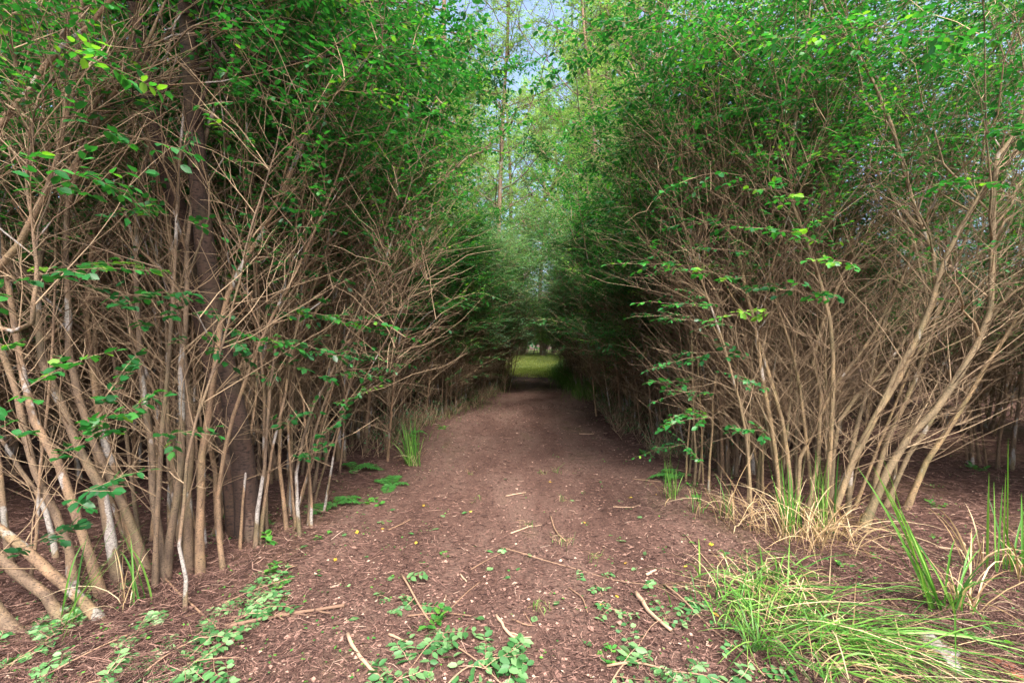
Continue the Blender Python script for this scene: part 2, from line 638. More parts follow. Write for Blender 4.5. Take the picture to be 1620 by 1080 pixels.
# ------------------------------------------------------------------ shrubs
def leafy(accF, accT, TW, wood=True, ntl=5, npair=4, tl=(0.10, 0.26), ls=(0.026, 0.042), wr=0.5, tpl=TPL_NEAR, flat=0.30, shade=None):
    """put side twiglets with leaf pairs on twigs TW (N,K,3)"""
    N = len(TW)
    if N == 0:
        return
    t = np.linspace(0.18, 1.0, ntl)[None, :].repeat(N, 0) + rng.normal(0, .04, (N, ntl))
    P, T = sample(TW, np.clip(t, 0.05, 1))
    sgn = np.where(np.arange(ntl) % 2 == 0, 1, -1)[None, :, None]
    up = np.array([0, 0, 1.0]) + rng.normal(0, .25, (N, 1, 3))
    side = nz(np.cross(T, up)) * sgn
    D = nz(T * rng.uniform(.5, 1.0, (N, ntl, 1)) + side * rng.uniform(.5, 1.0, (N, ntl, 1)) + rng.normal(0, .22, (N, ntl, 3)))
    D[:, -1] = T[:, -1]
    n = N * ntl
    P0 = P.reshape(n, 3)
    D = D.reshape(n, 3)
    L = rng.uniform(*tl, n)
    TL = shoots(P0, D, L, 3, -0.10, 0.05)
    if wood:
        tubes(accT, TL, np.array([[0.0016, 0.0012, 0.0007]]).repeat(n, 0), 3)
    tt = np.linspace(0.2, 1.0, npair)[None].repeat(n, 0)
    LP, LT = sample(TL, tt)
    upn = np.array([0, 0, 1.0]) + rng.normal(0, .2, (n, 1, 3))
    sd_ = nz(np.cross(LT, upn))
    base = np.repeat(rng.normal(0.48, 0.20, N), ntl) + rng.normal(0, .1, n)
    for sg in (1, -1):
        d = LT * 0.55 + sd_ * sg * 0.85 + rng.normal(0, .28, LP.shape)
        d[:, -1] = LT[:, -1] * 1.0 + sd_[:, -1] * sg * 0.35 + rng.normal(0, .15, d[:, -1].shape)
        d[..., 2] -= 0.15
        nn = np.array([0, 0, 1.0]) + rng.normal(0, flat, LP.shape)
        m = n * npair
        keep = rng.random(m) < 0.9
        r = np.clip(np.repeat(base, npair) + rng.normal(0, .16, m), 0, 1)
        leaves(accF, LP.reshape(m, 3)[keep], d.reshape(m, 3)[keep], nn.reshape(m, 3)[keep], rng.uniform(*ls, m)[keep], wr, tpl, r[keep])


def grow(stems, radii, p):
    """stems: list of (K,3) lines. returns list of stem Accs, twig Acc, foliage Acc"""
    accS = []
    T = Acc()
    Fo = Acc()
    zl = p.get('leaf_z', 2.3)
    allB = []
    for P, r in zip(stems, radii):
        A = Acc()
        K = len(P)
        s = np.linspace(0, 1, K)
        rr = r * (1 - 0.72 * s ** 0.9) * (1 + 0.35 * np.exp(-s * 30))
        rr = rr * (1 + rng.normal(0, .05, K))
        tubes(A, P[None], rr[None], p.get('sides', 7))
        # branches
        nb = p.get('nb', 7)
        Lst = np.linalg.norm(P[-1] - P[0])
        t = rng.uniform(p.get('bt', 0.25), 0.97, nb)
        B0, BT = sample(P[None].repeat(1, 0), t[None])
        B0, BT = B0[0], BT[0]
        az = rng.uniform(0, 2 * np.pi, nb)
        out = np.stack([np.cos(az), np.sin(az), np.zeros(nb)], -1) + np.asarray(p.get('bias', (0, 0, 0)))
        D = BT * rng.uniform(.6, 1.1, (nb, 1)) + out * rng.uniform(.35, .9, (nb, 1))
        L = rng.uniform(0.7, 1.9, nb) * (1.1 - .5 * t) * p.get('bl', 1.0)
        Bs = shoots(B0, D, L, 7, p.get('bup', 0.12), 0.05)
        br = np.interp(t, s, rr)[:, None] * 0.55 * np.linspace(1, .3, 7)[None]
        tubes(A, Bs, br, 5)
        accS.append(A)
        allB.append(Bs)
        # stem leader as twig carrier too
    if allB:
        B = np.concatenate(allB)
        # live twigs
        nt_ = p.get('nt', 6)
        t = rng.uniform(.25, 1.0, (len(B), nt_))
        P0, TT = sample(B, t)
        D = TT * rng.uniform(.4, 1, (len(B), nt_, 1)) + nz(rng.normal(0, 1, (len(B), nt_, 3)) * np.array([1, 1, .45])) * 0.75 + np.array([0, 0, .22])
        n = len(B) * nt_
        P0 = P0.reshape(n, 3)
        L = rng.uniform(.25, .75, n) * p.get('tw', 1.0)
        TW = shoots(P0, D.reshape(n, 3), L, 5, -0.10, 0.05)
        if 'gap' in p:
            e = TW[:, 2] + p['gap']
            q = e[:, 0] / np.maximum(e[:, 1], .1)
            k = ~((q > -.87) & (q < -.61) & (e[:, 1] < 3.3) & (e[:, 2] > 1.5) & (rng.random(n) < .9))
            TW = TW[k]
            n = len(TW)
        tubes(T, TW, np.array([[.0034, .0028, .0022, .0017, .001]]).repeat(n, 0) * p.get('twr', 1), 3)
        z = TW[:, -1, 2]
        live = z > zl + rng.normal(0, .35, n)
        live |= rng.random(n) < p.get('low', 0.10)
        live &= rng.random(n) < p.get('dens', 1.0)
        if 'gap' in p:
            e = TW[:, -1] + p['gap']
            q = e[:, 0] / np.maximum(e[:, 1], .1)
            live &= ~((q > -.86) & (q < -.63) & (e[:, 1] < 3.3) & (rng.random(n) < .85))
        leafy(Fo, T, TW[live], p.get('wood', True), p.get('ntl', 5), p.get('npair', 4), p.get('tl', (.10, .26)), p.get('ls', (.026, .042)), p.get('wr', .5), p.get('tpl', TPL_NEAR), p.get('flat', .3))
    # dead twigs in the lower part
    nd = p.get('nd', 30)
    for P in stems:
        top = P[:, 2]
        tmax = np.interp(p.get('dz', 2.9), top, np.linspace(0, 1, len(P))) if top[-1] > p.get('dz', 2.9) else 1.0
        t = rng.uniform(.08, 1, nd) ** .8 * tmax
        P0, TT = sample(P[None], t[None])
        P0, TT = P0[0], TT[0]
        D = TT * rng.uniform(.3, 1.1, (nd, 1)) + nz(rng.normal(0, 1, (nd, 3)) * np.array([1, 1, .5])) * .9
        D[:, 2] = np.abs(D[:, 2]) * .9 + .25
        L = rng.uniform(.2, 1.1, nd)
        TW = shoots(P0, D, L, 5, 0.05, 0.035)
        q = p.get('twr', 1)
        tubes(T, TW, np.array([[.0038, .003, .0024, .0018, .001]]).repeat(nd, 0) * q, 3)
        t2 = rng.uniform(.3, .95, (nd, 3))
        Q0, QT = sample(TW, t2)
        D2 = QT + nz(rng.normal(0, 1, Q0.shape)) * .8
        m = nd * 3
        tw2 = shoots(Q0.reshape(m, 3), D2.reshape(m, 3), rng.uniform(.06, .3, m), 3, 0, .06)
        tubes(T, tw2, np.array([[.002, .0015, .0008]]).repeat(m, 0) * q, 3)
    return accS, T, Fo


def random_stems(n, H, rad, lean, bias=(0, 0), K=13, r=(.011, .024)):
    out, rr = [], []
    for i in range(n):
        a = rng.uniform(0, 2 * np.pi)
        d = abs(rng.normal(0, rad))
        b = np.array([math.cos(a) * d, math.sin(a) * d, -0.06])
        h = H * rng.uniform(.72, 1.08)
        ln = rng.uniform(.25, 1) * lean
        s = np.linspace(0, 1, K)
        P = b[None] + np.stack([math.cos(a) * ln * h * s ** 1.15 + bias[0] * h * s ** 1.7, math.sin(a) * ln * h * s ** 1.15 + bias[1] * h * s ** 1.7, (h + .06) * s], -1)
        j = rng.normal(0, 0.017, (K, 3))
        j[0] = 0
        j[:, 2] *= .2
        P = P + np.cumsum(j, axis=0)
        out.append(P)
        rr.append(rng.uniform(*r))
    return out, rr


def shrub(name, label, loc, stems, radii, p, group, mats=('bark', 'twig', 'leaf'), merged=False, rz=0, extra=None):
    """extra: list of leafy twig lines near the path (already in local coordinates)"""
    S, T, Fo = grow(stems, radii, p)
    if extra:
        for TW, kw in extra:
            tubes(T, TW, np.array([[.0005, .0017, .002, .0015, .001]]).repeat(len(TW), 0), 4, np.full(len(TW), .3))
            leafy(Fo, T, TW, True, **kw)
    o = thing(name, label, 'shrub', loc, rz, group)
    if merged:
        A = Acc()
        for s in S:
            A.v += s.v
            A.f += [f + A.n for f in s.f]
            A.r += s.r
            A.n += s.n
        A.f = []
        # re-offset properly
        off = 0
        for s in S:
            A.f += [f + off for f in s.f]
            off += s.n
        obj('stems', A.mesh('stems', M[mats[0]], True), o)
    else:
        for s in S:
            obj('stem', s.mesh('stem', M[mats[0]], True), o)
    if T.n:
        t = obj('twigs', T.mesh('twigs', M[mats[1]]), o)
        t['kind'] = 'stuff'
    if Fo.n:
        f = obj('foliage', Fo.mesh('foliage', M[mats[2]]), o)
        f['kind'] = 'stuff'
    return o


def px_stem(pts, K=15, ztop=None):
    """pts = [(px,py,Y)...] -> smooth line in metres; first point taken from the ground"""
    out = []
    for q in pts:
        out.append(at(*q))
    b = gnd(pts[0][0], pts[0][1]) if pts[0][2] is None else at(*pts[0])
    return catmull(out, K)


def stem_from(pts, dY=0.0, K=16, ext=None, cut=False):
    """pixel points; the first stands on the ground; depth changes by dY from foot to top"""
    b = gnd(*pts[0]) if not cut else at(pts[0][0], pts[0][1], pts[0][2])
    y0 = b[1]
    n = len(pts)
    out = [b - np.array([0, 0, .05 if not cut else 0])]
    for i in range(1, n):
        out.append(at(pts[i][0], pts[i][1], y0 + dY * i / (n - 1)))
    if ext is not None:
        out.append(out[-1] + np.asarray(ext, float))
    L = catmull(out, K)
    L[1:] += rng.normal(0, .006, (K - 1, 3))
    return L


def place(P, o):
    return [q - np.asarray(o) for q in P]


# --- prototypes (made once, the first placement moves the prototype itself)
ROWP = []
for i in range(4):      # front row: lean and foliage towards +X
    st, rr = random_stems(14, 5.0, .30, .15, (.03, 0))
    ROWP.append((st, rr, dict(leaf_z=1.95, nb=9, nt=8, nd=54, twr=1.4, bl=.85, bias=(.05, 0, 0), ntl=6, npair=5, tl=(.14, .32), low=.16, flat=.22, bt=.15, ls=(.036, .062))))
BACKP = []
for i in range(3):
    st, rr = random_stems(12, 5.6, .36, .22)
    BACKP.append((st, rr, dict(leaf_z=2.2, nb=9, nt=8, nd=46, twr=1.9, ntl=6, npair=4, tpl=TPL_FAR, ls=(.038, .058), wood=False, bt=.18, dens=.48)))

ORD = ['first', 'second', 'third', 'fourth', 'fifth', 'sixth', 'seventh', 'eighth', 'ninth', 'tenth', 'eleventh', 'twelfth',
       'thirteenth', 'fourteenth', 'fifteenth', 'sixteenth', 'seventeenth', 'eighteenth', 'nineteenth', 'twentieth',
       'twenty-first', 'twenty-second', 'twenty-third', 'twenty-fourth', 'twenty-fifth', 'twenty-sixth', 'twenty-seventh', 'twenty-eighth', 'twenty-ninth', 'thirtieth']
protoF, protoB = {}, {}


def put_front(k, matset, x, y, rz, label, group, sc, sz):
    key = (k, matset)
    if key not in protoF:
        st, rr, p = ROWP[k]
        o = shrub('shrub', label, (x, y, float(gz(x, y))), st, rr, p, group, ('bark', 'twig', matset), merged=False)
        protoF[key] = o
        o.rotation_euler = (0, 0, rz)
        o.scale = (sc, sc, sz)
        return o
    return dup(protoF[key], (x, y, float(gz(x, y))), rz, label, group, sc, sz)


def put_back(k, matset, x, y, rz, label, group, sc, sz):
    key = (k, matset)
    if key not in protoB:
        st, rr, p = BACKP[k]
        o = shrub('shrub', label, (x, y, float(gz(x, y))), st, rr, p, group, ('bark', 'twig', matset), merged=True)
        protoB[key] = o
        o.rotation_euler = (0, 0, rz)
        o.scale = (sc, sc, sz)
        return o
    return dup(protoB[key], (x, y, float(gz(x, y))), rz, label, group, sc, sz)


rr_ = random.Random(11)
hgt = lambda y: float(np.interp(y, [5, 7, 12, 16, 34], [.95, .80, .76, .86, .90]))
# front rows along both sides
for side in (-1, 1):
    sn = 'left' if side < 0 else 'right'
    y = 5.6 if side < 0 else 5.7
    i = 0
    while y < 21:
        e = float(left_edge(y)) if side < 0 else float(right_edge(y))
        x = e + side * (rr_.uniform(.05, .4) + (.15 if y < 9 else 0))
        rz = (0 if side < 0 else math.pi) + rr_.uniform(-.5, .5)
        mat = 'leaf' if y < 10 else 'leaf_sheen_tint'
        s = rr_.uniform(.8, 1.15)
        oo = put_front(rr_.randrange(4), mat, x, y, rz,
                  '%s shrub from the camera in the front row of the %s hedge, bare-stemmed below' % (ORD[i], sn),
                  'shrubs lining the %s side of the path' % sn, s, s * rr_.uniform(.95, 1.12) * hgt(y))
        oo.rotation_euler[1] = float(np.interp(y, [9, 12, 15, 17.5, 21], [0, .07, .06, -.03, -.08])) * rr_.uniform(.7, 1.2)      # leaning over the path
        y += rr_.uniform(1.05, 1.4) * (1 + y / 60)
        i += 1
    # second row
    y = 4.6 if side < 0 else 6.0
    i = 0
    while y < 21:
        e = float(left_edge(y)) if side < 0 else float(right_edge(y))
        x = e + side * rr_.uniform(1.3, 1.9)
        s = rr_.uniform(.9, 1.15)
        put_back(rr_.randrange(3), 'leaf' if y < 12 else 'leaf_sheen_tint', x, y, rr_.uniform(0, 6.28),
                 '%s shrub from the camera in the second row of the %s thicket' % (ORD[i], sn),
                 'second row of shrubs on the %s' % sn, s, s * rr_.uniform(.95, 1.1) * hgt(y))
        y += rr_.uniform(1.4, 1.9)
        i += 1
    for row, (o0, o1, ys, ye, st_) in enumerate(((2.8, 3.9, 3.6, 22, 1.9), (4.6, 6.0, 2.8, 22, 2.1), (6.8, 8.6, 2.0, 24, 2.3), (9.6, 12, 2.0, 22, 2.4), (13, 15, 1.0, 20, 2.6), (16.5, 19, 0, 20, 2.8))):
        y = ys
        i = 0
        while y < ye:
            e = float(left_edge(y)) if side < 0 else float(right_edge(y))
            x = e + side * rr_.uniform(o0, o1)
            s = rr_.uniform(.9, 1.15)
            if not (side > 0 and x < 1.05 * y and y < 6.5):      # the open floor right of the big shrub
                put_back(rr_.randrange(3), 'leaf', x, y, rr_.uniform(0, 6.28),
                         '%s shrub from the camera in the dim %s row of the %s thicket' % (ORD[i], ('third', 'fourth', 'fifth', 'sixth', 'seventh', 'eighth')[row], sn),
                         'shrubs deep in the %s thicket' % sn, s, s * rr_.uniform(.62, .85))
                i += 1
            y += st_ * rr_.uniform(.8, 1.2)

# --- the near shrubs, stem by stem
def hero(label, base, rows, rad, extra, nfill, fill, p, mats, group, arches=()):
    st, rr = [], []
    for pts, r in arches:
        st.append(catmull([at(*q) for q in pts], 16) + rng.normal(0, .004, (16, 3)))
        rr.append(r)
    for pts, dY, ext, r in rows:
        st.append(stem_from(pts, dY, 16, ext))
        rr.append(r)
    for k in range(nfill):
        q = fill(k)
        st.append(q[0])
        rr.append(q[1])
    o = np.array([base[0], base[1], float(gz(base[0], base[1]))])
    st = [s - o for s in st]
    if base[0] < 0:
        p = dict(p, gap=o)
    ex = []
    if extra:
        for (px, py, Y, dx, dy, dz, L, kw) in extra:
            P0 = at(px, py, Y) - o
            tw = shoots(P0[None], np.array([[dx, dy, dz]], float), np.array([L]), 5, -.12, .05)
            ex.append((tw, kw))
    return shrub('shrub', label, tuple(o), st, rr, p, group, mats, False, 0, ex)


near_kw = dict(ntl=5, npair=4, tl=(.08, .20), ls=(.040, .060), wr=.62, flat=.4)
big_kw = dict(ntl=10, npair=5, tl=(.14, .34), ls=(.040, .062), wr=.5, flat=.3)
small_kw = dict(ntl=7, npair=4, tl=(.07, .20), ls=(.028, .044), wr=.55, flat=.35)
LP = dict(leaf_z=2.2, nb=8, nt=8, nd=24, low=.05, flat=.22, ls=(.030, .046), wr=.55, bt=.36, bl=.9, sides=10)


def fillL(x0, x1, y0, y1, lean, Hh=4.6, r=(.008, .018), fan=.12):
    def f(k):
        x = rng.uniform(x0, x1)
        y = rng.uniform(y0, y1)
        b = np.array([x, y, float(gz(x, y)) - .05])
        h = Hh * rng.uniform(.7, 1.05)
        s = np.linspace(0, 1, 14)
        lx = lean[0] + rng.normal(0, fan)
        ly = lean[1] + rng.normal(0, fan)
        P = b + np.stack([lx * h * s ** 1.1, ly * h * s ** 1.1, h * s], -1)
        j = rng.normal(0, .013, (14, 3))
        j[0] = 0
        return P + np.cumsum(j, axis=0), rng.uniform(*r)
    return f


hero('thick pale-patched multi-stemmed shrub leaning out of the bottom left corner', (-2.3, 2.45), [
    ([(45, 1010), (-30, 930), (-140, 780), (-260, 560)], .2, (-.6, .2, 1.6), .029),
    ([(111, 988), (60, 933), (0, 880), (-120, 740), (-220, 560)], .2, (-.4, .2, 1.5), .025),
    ([(175, 985), (100, 922), (30, 860), (-50, 790), (-160, 640)], .2, (-.4, .2, 1.6), .026),
    ([(118, 935), (112, 880), (97, 835), (60, 755), (33, 660), (8, 565), (-30, 430)], .3, (-.2, .3, 1.8), .024),
    ([(165, 945), (125, 822), (90, 740), (55, 650), (30, 570), (15, 440), (-10, 300)], .3, (-.1, .3, 1.6), .024),
    ([(190, 925), (165, 800), (115, 690), (75, 590), (58, 470), (70, 330), (40, 160)], .4, (-.1, .3, 1.2), .028),
    ([(20, 900), (0, 760), (-20, 600), (-40, 400)], .4, (0, .3, 1.4), .018),
    ([(92, 890), (70, 800), (20, 720), (-30, 600)], .4, (-.2, .3, 1.4), .016),
], None, [
    (20, 560, 2.0, -.2, .1, .5, .35, near_kw), (5, 640, 1.9, .2, .2, .3, .3, near_kw), (60, 430, 2.4, .6, .1, .1, .4, near_kw),
    (0, 450, 2.0, .5, .1, .2, .4, near_kw), (70, 740, 2.0, .2, .1, .3, .22, near_kw), (95, 790, 2.0, .3, .2, .2, .16, near_kw),
    (35, 700, 1.9, -.3, .1, .2, .2, near_kw), (150, 650, 2.1, .3, .1, .5, .2, near_kw), (160, 690, 2.1, .2, .1, .3, .2, near_kw),
    (30, 870, 2.2, .5, 0, .3, .2, near_kw), (10, 320, 1.9, .4, .1, .2, .4, near_kw), (30, 50, 1.8, .6, .2, -.1, .35, near_kw),
    (20, 250, 1.9, .5, .2, .0, .3, near_kw),
], 9, fillL(-2.9, -1.95, 2.5, 3.4, (-.16, .12)), LP, ('bark', 'twig', 'leaf'), 'near shrubs left of the path',
     [([(-60, 380, 2.3), (-10, 215, 2.2), (40, 155, 2.2), (75, 100, 2.2), (140, 38, 2.2), (200, -30, 2.2), (300, -160, 2.3)], .019),
      ([(-40, 470, 2.3), (50, 350, 2.3), (90, 250, 2.3), (115, 130, 2.3), (130, 0, 2.4), (150, -200, 2.5)], .017),
      ([(-60, 500, 2.1), (-10, 517, 2.05), (30, 522, 2.05), (55, 500, 2.05), (58, 430, 2.1), (50, 350, 2.1), (42, 280, 2.1), (60, 150, 2.1)], .012)])

hero('dense clump of upright brown stems at the left, in front of the dark trunk', (-1.75, 2.9), [
    ([(235, 905), (205, 820), (160, 720), (122, 610), (110, 540), (105, 400), (104, 270), (102, 150), (98, 20)], .2, (-.05, .2, .8), .026),
    ([(232, 900), (190, 780), (165, 690), (145, 590), (138, 450), (165, 300), (210, 180)], .4, (.1, .3, 1.), .024),
    ([(262, 920), (240, 750), (230, 640), (220, 570), (222, 350), (240, 200)], .4, (.1, .2, 1.2), .022),
    ([(262, 918), (273, 820), (285, 740), (288, 590), (296, 480), (300, 350), (330, 200)], .3, (.1, .3, 1.), .023),
    ([(318, 912), (317, 790), (320, 705), (340, 590), (352, 480), (395, 400), (450, 300)], .4, (.3, .2, 1.2), .025),
    ([(355, 905), (345, 820), (355, 720), (375, 635), (410, 550), (455, 450), (510, 340)], .4, (.3, .2, 1.2), .015),
    ([(292, 970), (294, 885), (286, 850), (300, 705), (318, 640), (345, 560), (380, 430)], .2, (.2, .2, 1.2), .010),
    ([(300, 905), (298, 780), (302, 640), (290, 560), (270, 420), (280, 260)], .4, (0, .3, 1.2), .026),
    ([(215, 880), (185, 760), (160, 620), (150, 480), (190, 330)], .5, (.1, .3, 1.2), .018),
    ([(350, 860), (340, 760), (330, 650), (335, 520), (360, 420), (420, 300)], .5, (.2, .3, 1.2), .019),
    ([(375, 830), (380, 720), (400, 620), (440, 500), (520, 380)], .4, (.4, .2, 1.2), .015),
    ([(330, 850), (372, 760), (388, 640), (430, 540), (480, 430), (560, 330)], .4, (.4, .2, 1.2), .013),
    ([(240, 860), (250, 700), (255, 560), (230, 430), (170, 330), (60, 250)], .4, (-.4, .2, 1.2), .018),
], None, [
    (130, 470, 2.3, .6, .1, .1, .42, near_kw), (190, 510, 2.5, .7, .1, .1, .42, near_kw), (240, 540, 2.6, .8, .1, .1, .5, near_kw),
    (110, 450, 2.4, .7, .1, .0, .4, near_kw), (300, 545, 2.6, .8, .1, .1, .45, near_kw), (230, 690, 2.5, .4, .1, .1, .22, near_kw),
    (400, 540, 2.8, .8, .1, -.05, .55, near_kw), (430, 490, 2.9, .8, .1, .05, .55, near_kw), (330, 520, 2.7, .8, .1, .0, .4, near_kw),
    (170, 330, 2.6, .6, .1, .0, .45, near_kw), (370, 330, 2.8, .6, .1, .1, .45, near_kw), (90, 200, 2.1, .6, .1, .0, .4, near_kw),
], 15, fillL(-2.4, -1.7, 3.0, 4.2, (-.02, .1)), dict(LP, nb=6, nt=6), ('bark', 'twig', 'leaf'), 'near shrubs left of the path',
     [([(108, 330, 2.6), (140, 190, 2.6), (190, 120, 2.6), (240, 70, 2.6), (330, 50, 2.7), (450, 40, 2.9)], .011),
      ([(110, 280, 2.6), (170, 165, 2.6), (215, 100, 2.5), (250, 30, 2.5), (290, -80, 2.5)], .014),
      ([(115, 270, 2.6), (200, 90, 2.7), (260, 66, 2.7), (400, 45, 2.8), (520, 60, 3.0)], .008)])

hero('small clump of thin forked stems where the left thicket meets the path', (-1.6, 3.5), [
    ([(455, 840), (445, 750), (442, 655), (450, 590), (472, 540), (500, 440), (540, 300)], .3, (.2, .2, 1.3), .014),
    ([(475, 850), (467, 755), (485, 690), (505, 620), (532, 575), (575, 470), (620, 380)], .3, (.3, .3, 1.3), .013),
    ([(488, 830), (490, 740), (505, 660), (527, 605), (560, 520), (590, 400)], .4, (.2, .3, 1.3), .013),
    ([(470, 838), (460, 740), (455, 640), (468, 560), (480, 430), (470, 300)], .4, (.0, .3, 1.3), .011),
    ([(462, 845), (480, 760), (500, 700), (545, 640), (600, 560)], .2, (.3, .3, 1.), .006),
    ([(492, 835), (486, 700), (470, 600), (430, 500), (420, 350)], .4, (-.2, .3, 1.), .010),
], None, [
    (440, 690, 3.2, .2, .1, .3, .25, near_kw), (495, 700, 3.3, .5, .1, .5, .3, near_kw), (520, 590, 3.4, .6, .1, .1, .5, small_kw),
    (470, 560, 3.3, .8, .1, .1, .5, small_kw), (455, 720, 3.3, .3, 0, .1, .2, near_kw), (560, 560, 3.6, .8, .2, .1, .4, small_kw),
    (380, 590, 3.3, .6, .1, .2, .4, near_kw),
    (400, 500, 3.2, 0.80, 0.10, 0.00, 0.50, near_kw),
    (440, 540, 3.3, 0.80, 0.10, 0.00, 0.50, near_kw),
    (500, 500, 3.5, 0.80, 0.20, 0.10, 0.50, near_kw),
    (480, 600, 3.3, 0.70, 0.10, 0.10, 0.40, near_kw),
    (540, 520, 3.7, 0.80, 0.20, 0.00, 0.50, near_kw),
    (360, 480, 3.0, 0.80, 0.10, 0.10, 0.50, near_kw),
    (430, 430, 3.4, 0.80, 0.10, 0.00, 0.50, near_kw),
    (520, 640, 3.4, 0.50, 0.10, 0.20, 0.30, small_kw),
    (560, 480, 4.2, 0.80, 0.30, 0.10, 0.60, near_kw),
    (600, 520, 4.6, 0.80, 0.30, 0.10, 0.60, near_kw),
    (560, 430, 4, .6, .2, .1, .5, small_kw),
    (540, 20, 3.6, 0.90, 0.30, -0.10, 0.80, big_kw),
    (560, 80, 3.6, 1.00, 0.10, -0.05, 0.80, big_kw),
    (570, 150, 3.8, 0.90, 0.20, -0.10, 0.80, big_kw),
    (590, 40, 3.5, 0.90, 0.20, 0.00, 0.80, big_kw),
    (600, 220, 4.2, 0.80, 0.30, -0.10, 0.80, big_kw),
    (620, 120, 3.9, 1.00, 0.10, -0.10, 0.70, big_kw),
    (560, 250, 4.2, 0.80, 0.20, 0.00, 0.80, big_kw),
    (480, 60, 3.2, 0.90, 0.20, 0.00, 0.80, big_kw),
    (500, 140, 3.3, 0.90, 0.20, -0.10, 0.80, big_kw),
    (450, 200, 3.4, 0.80, 0.20, 0.00, 0.80, big_kw),
    (650, 60, 3.8, 0.80, 0.20, -0.15, 0.70, big_kw),
    (520, 200, 3.6, 0.90, 0.20, -0.05, 0.80, big_kw),
    (600, 300, 4.5, 0.80, 0.30, 0.00, 0.70, big_kw),
], 3, fillL(-1.8, -1.45, 3.5, 3.9, (.08, .1), 4.2, (.006, .010)), dict(LP, nd=16, leaf_z=2.5, bl=.5), ('bark', 'twig', 'leaf'), 'near shrubs left of the path')

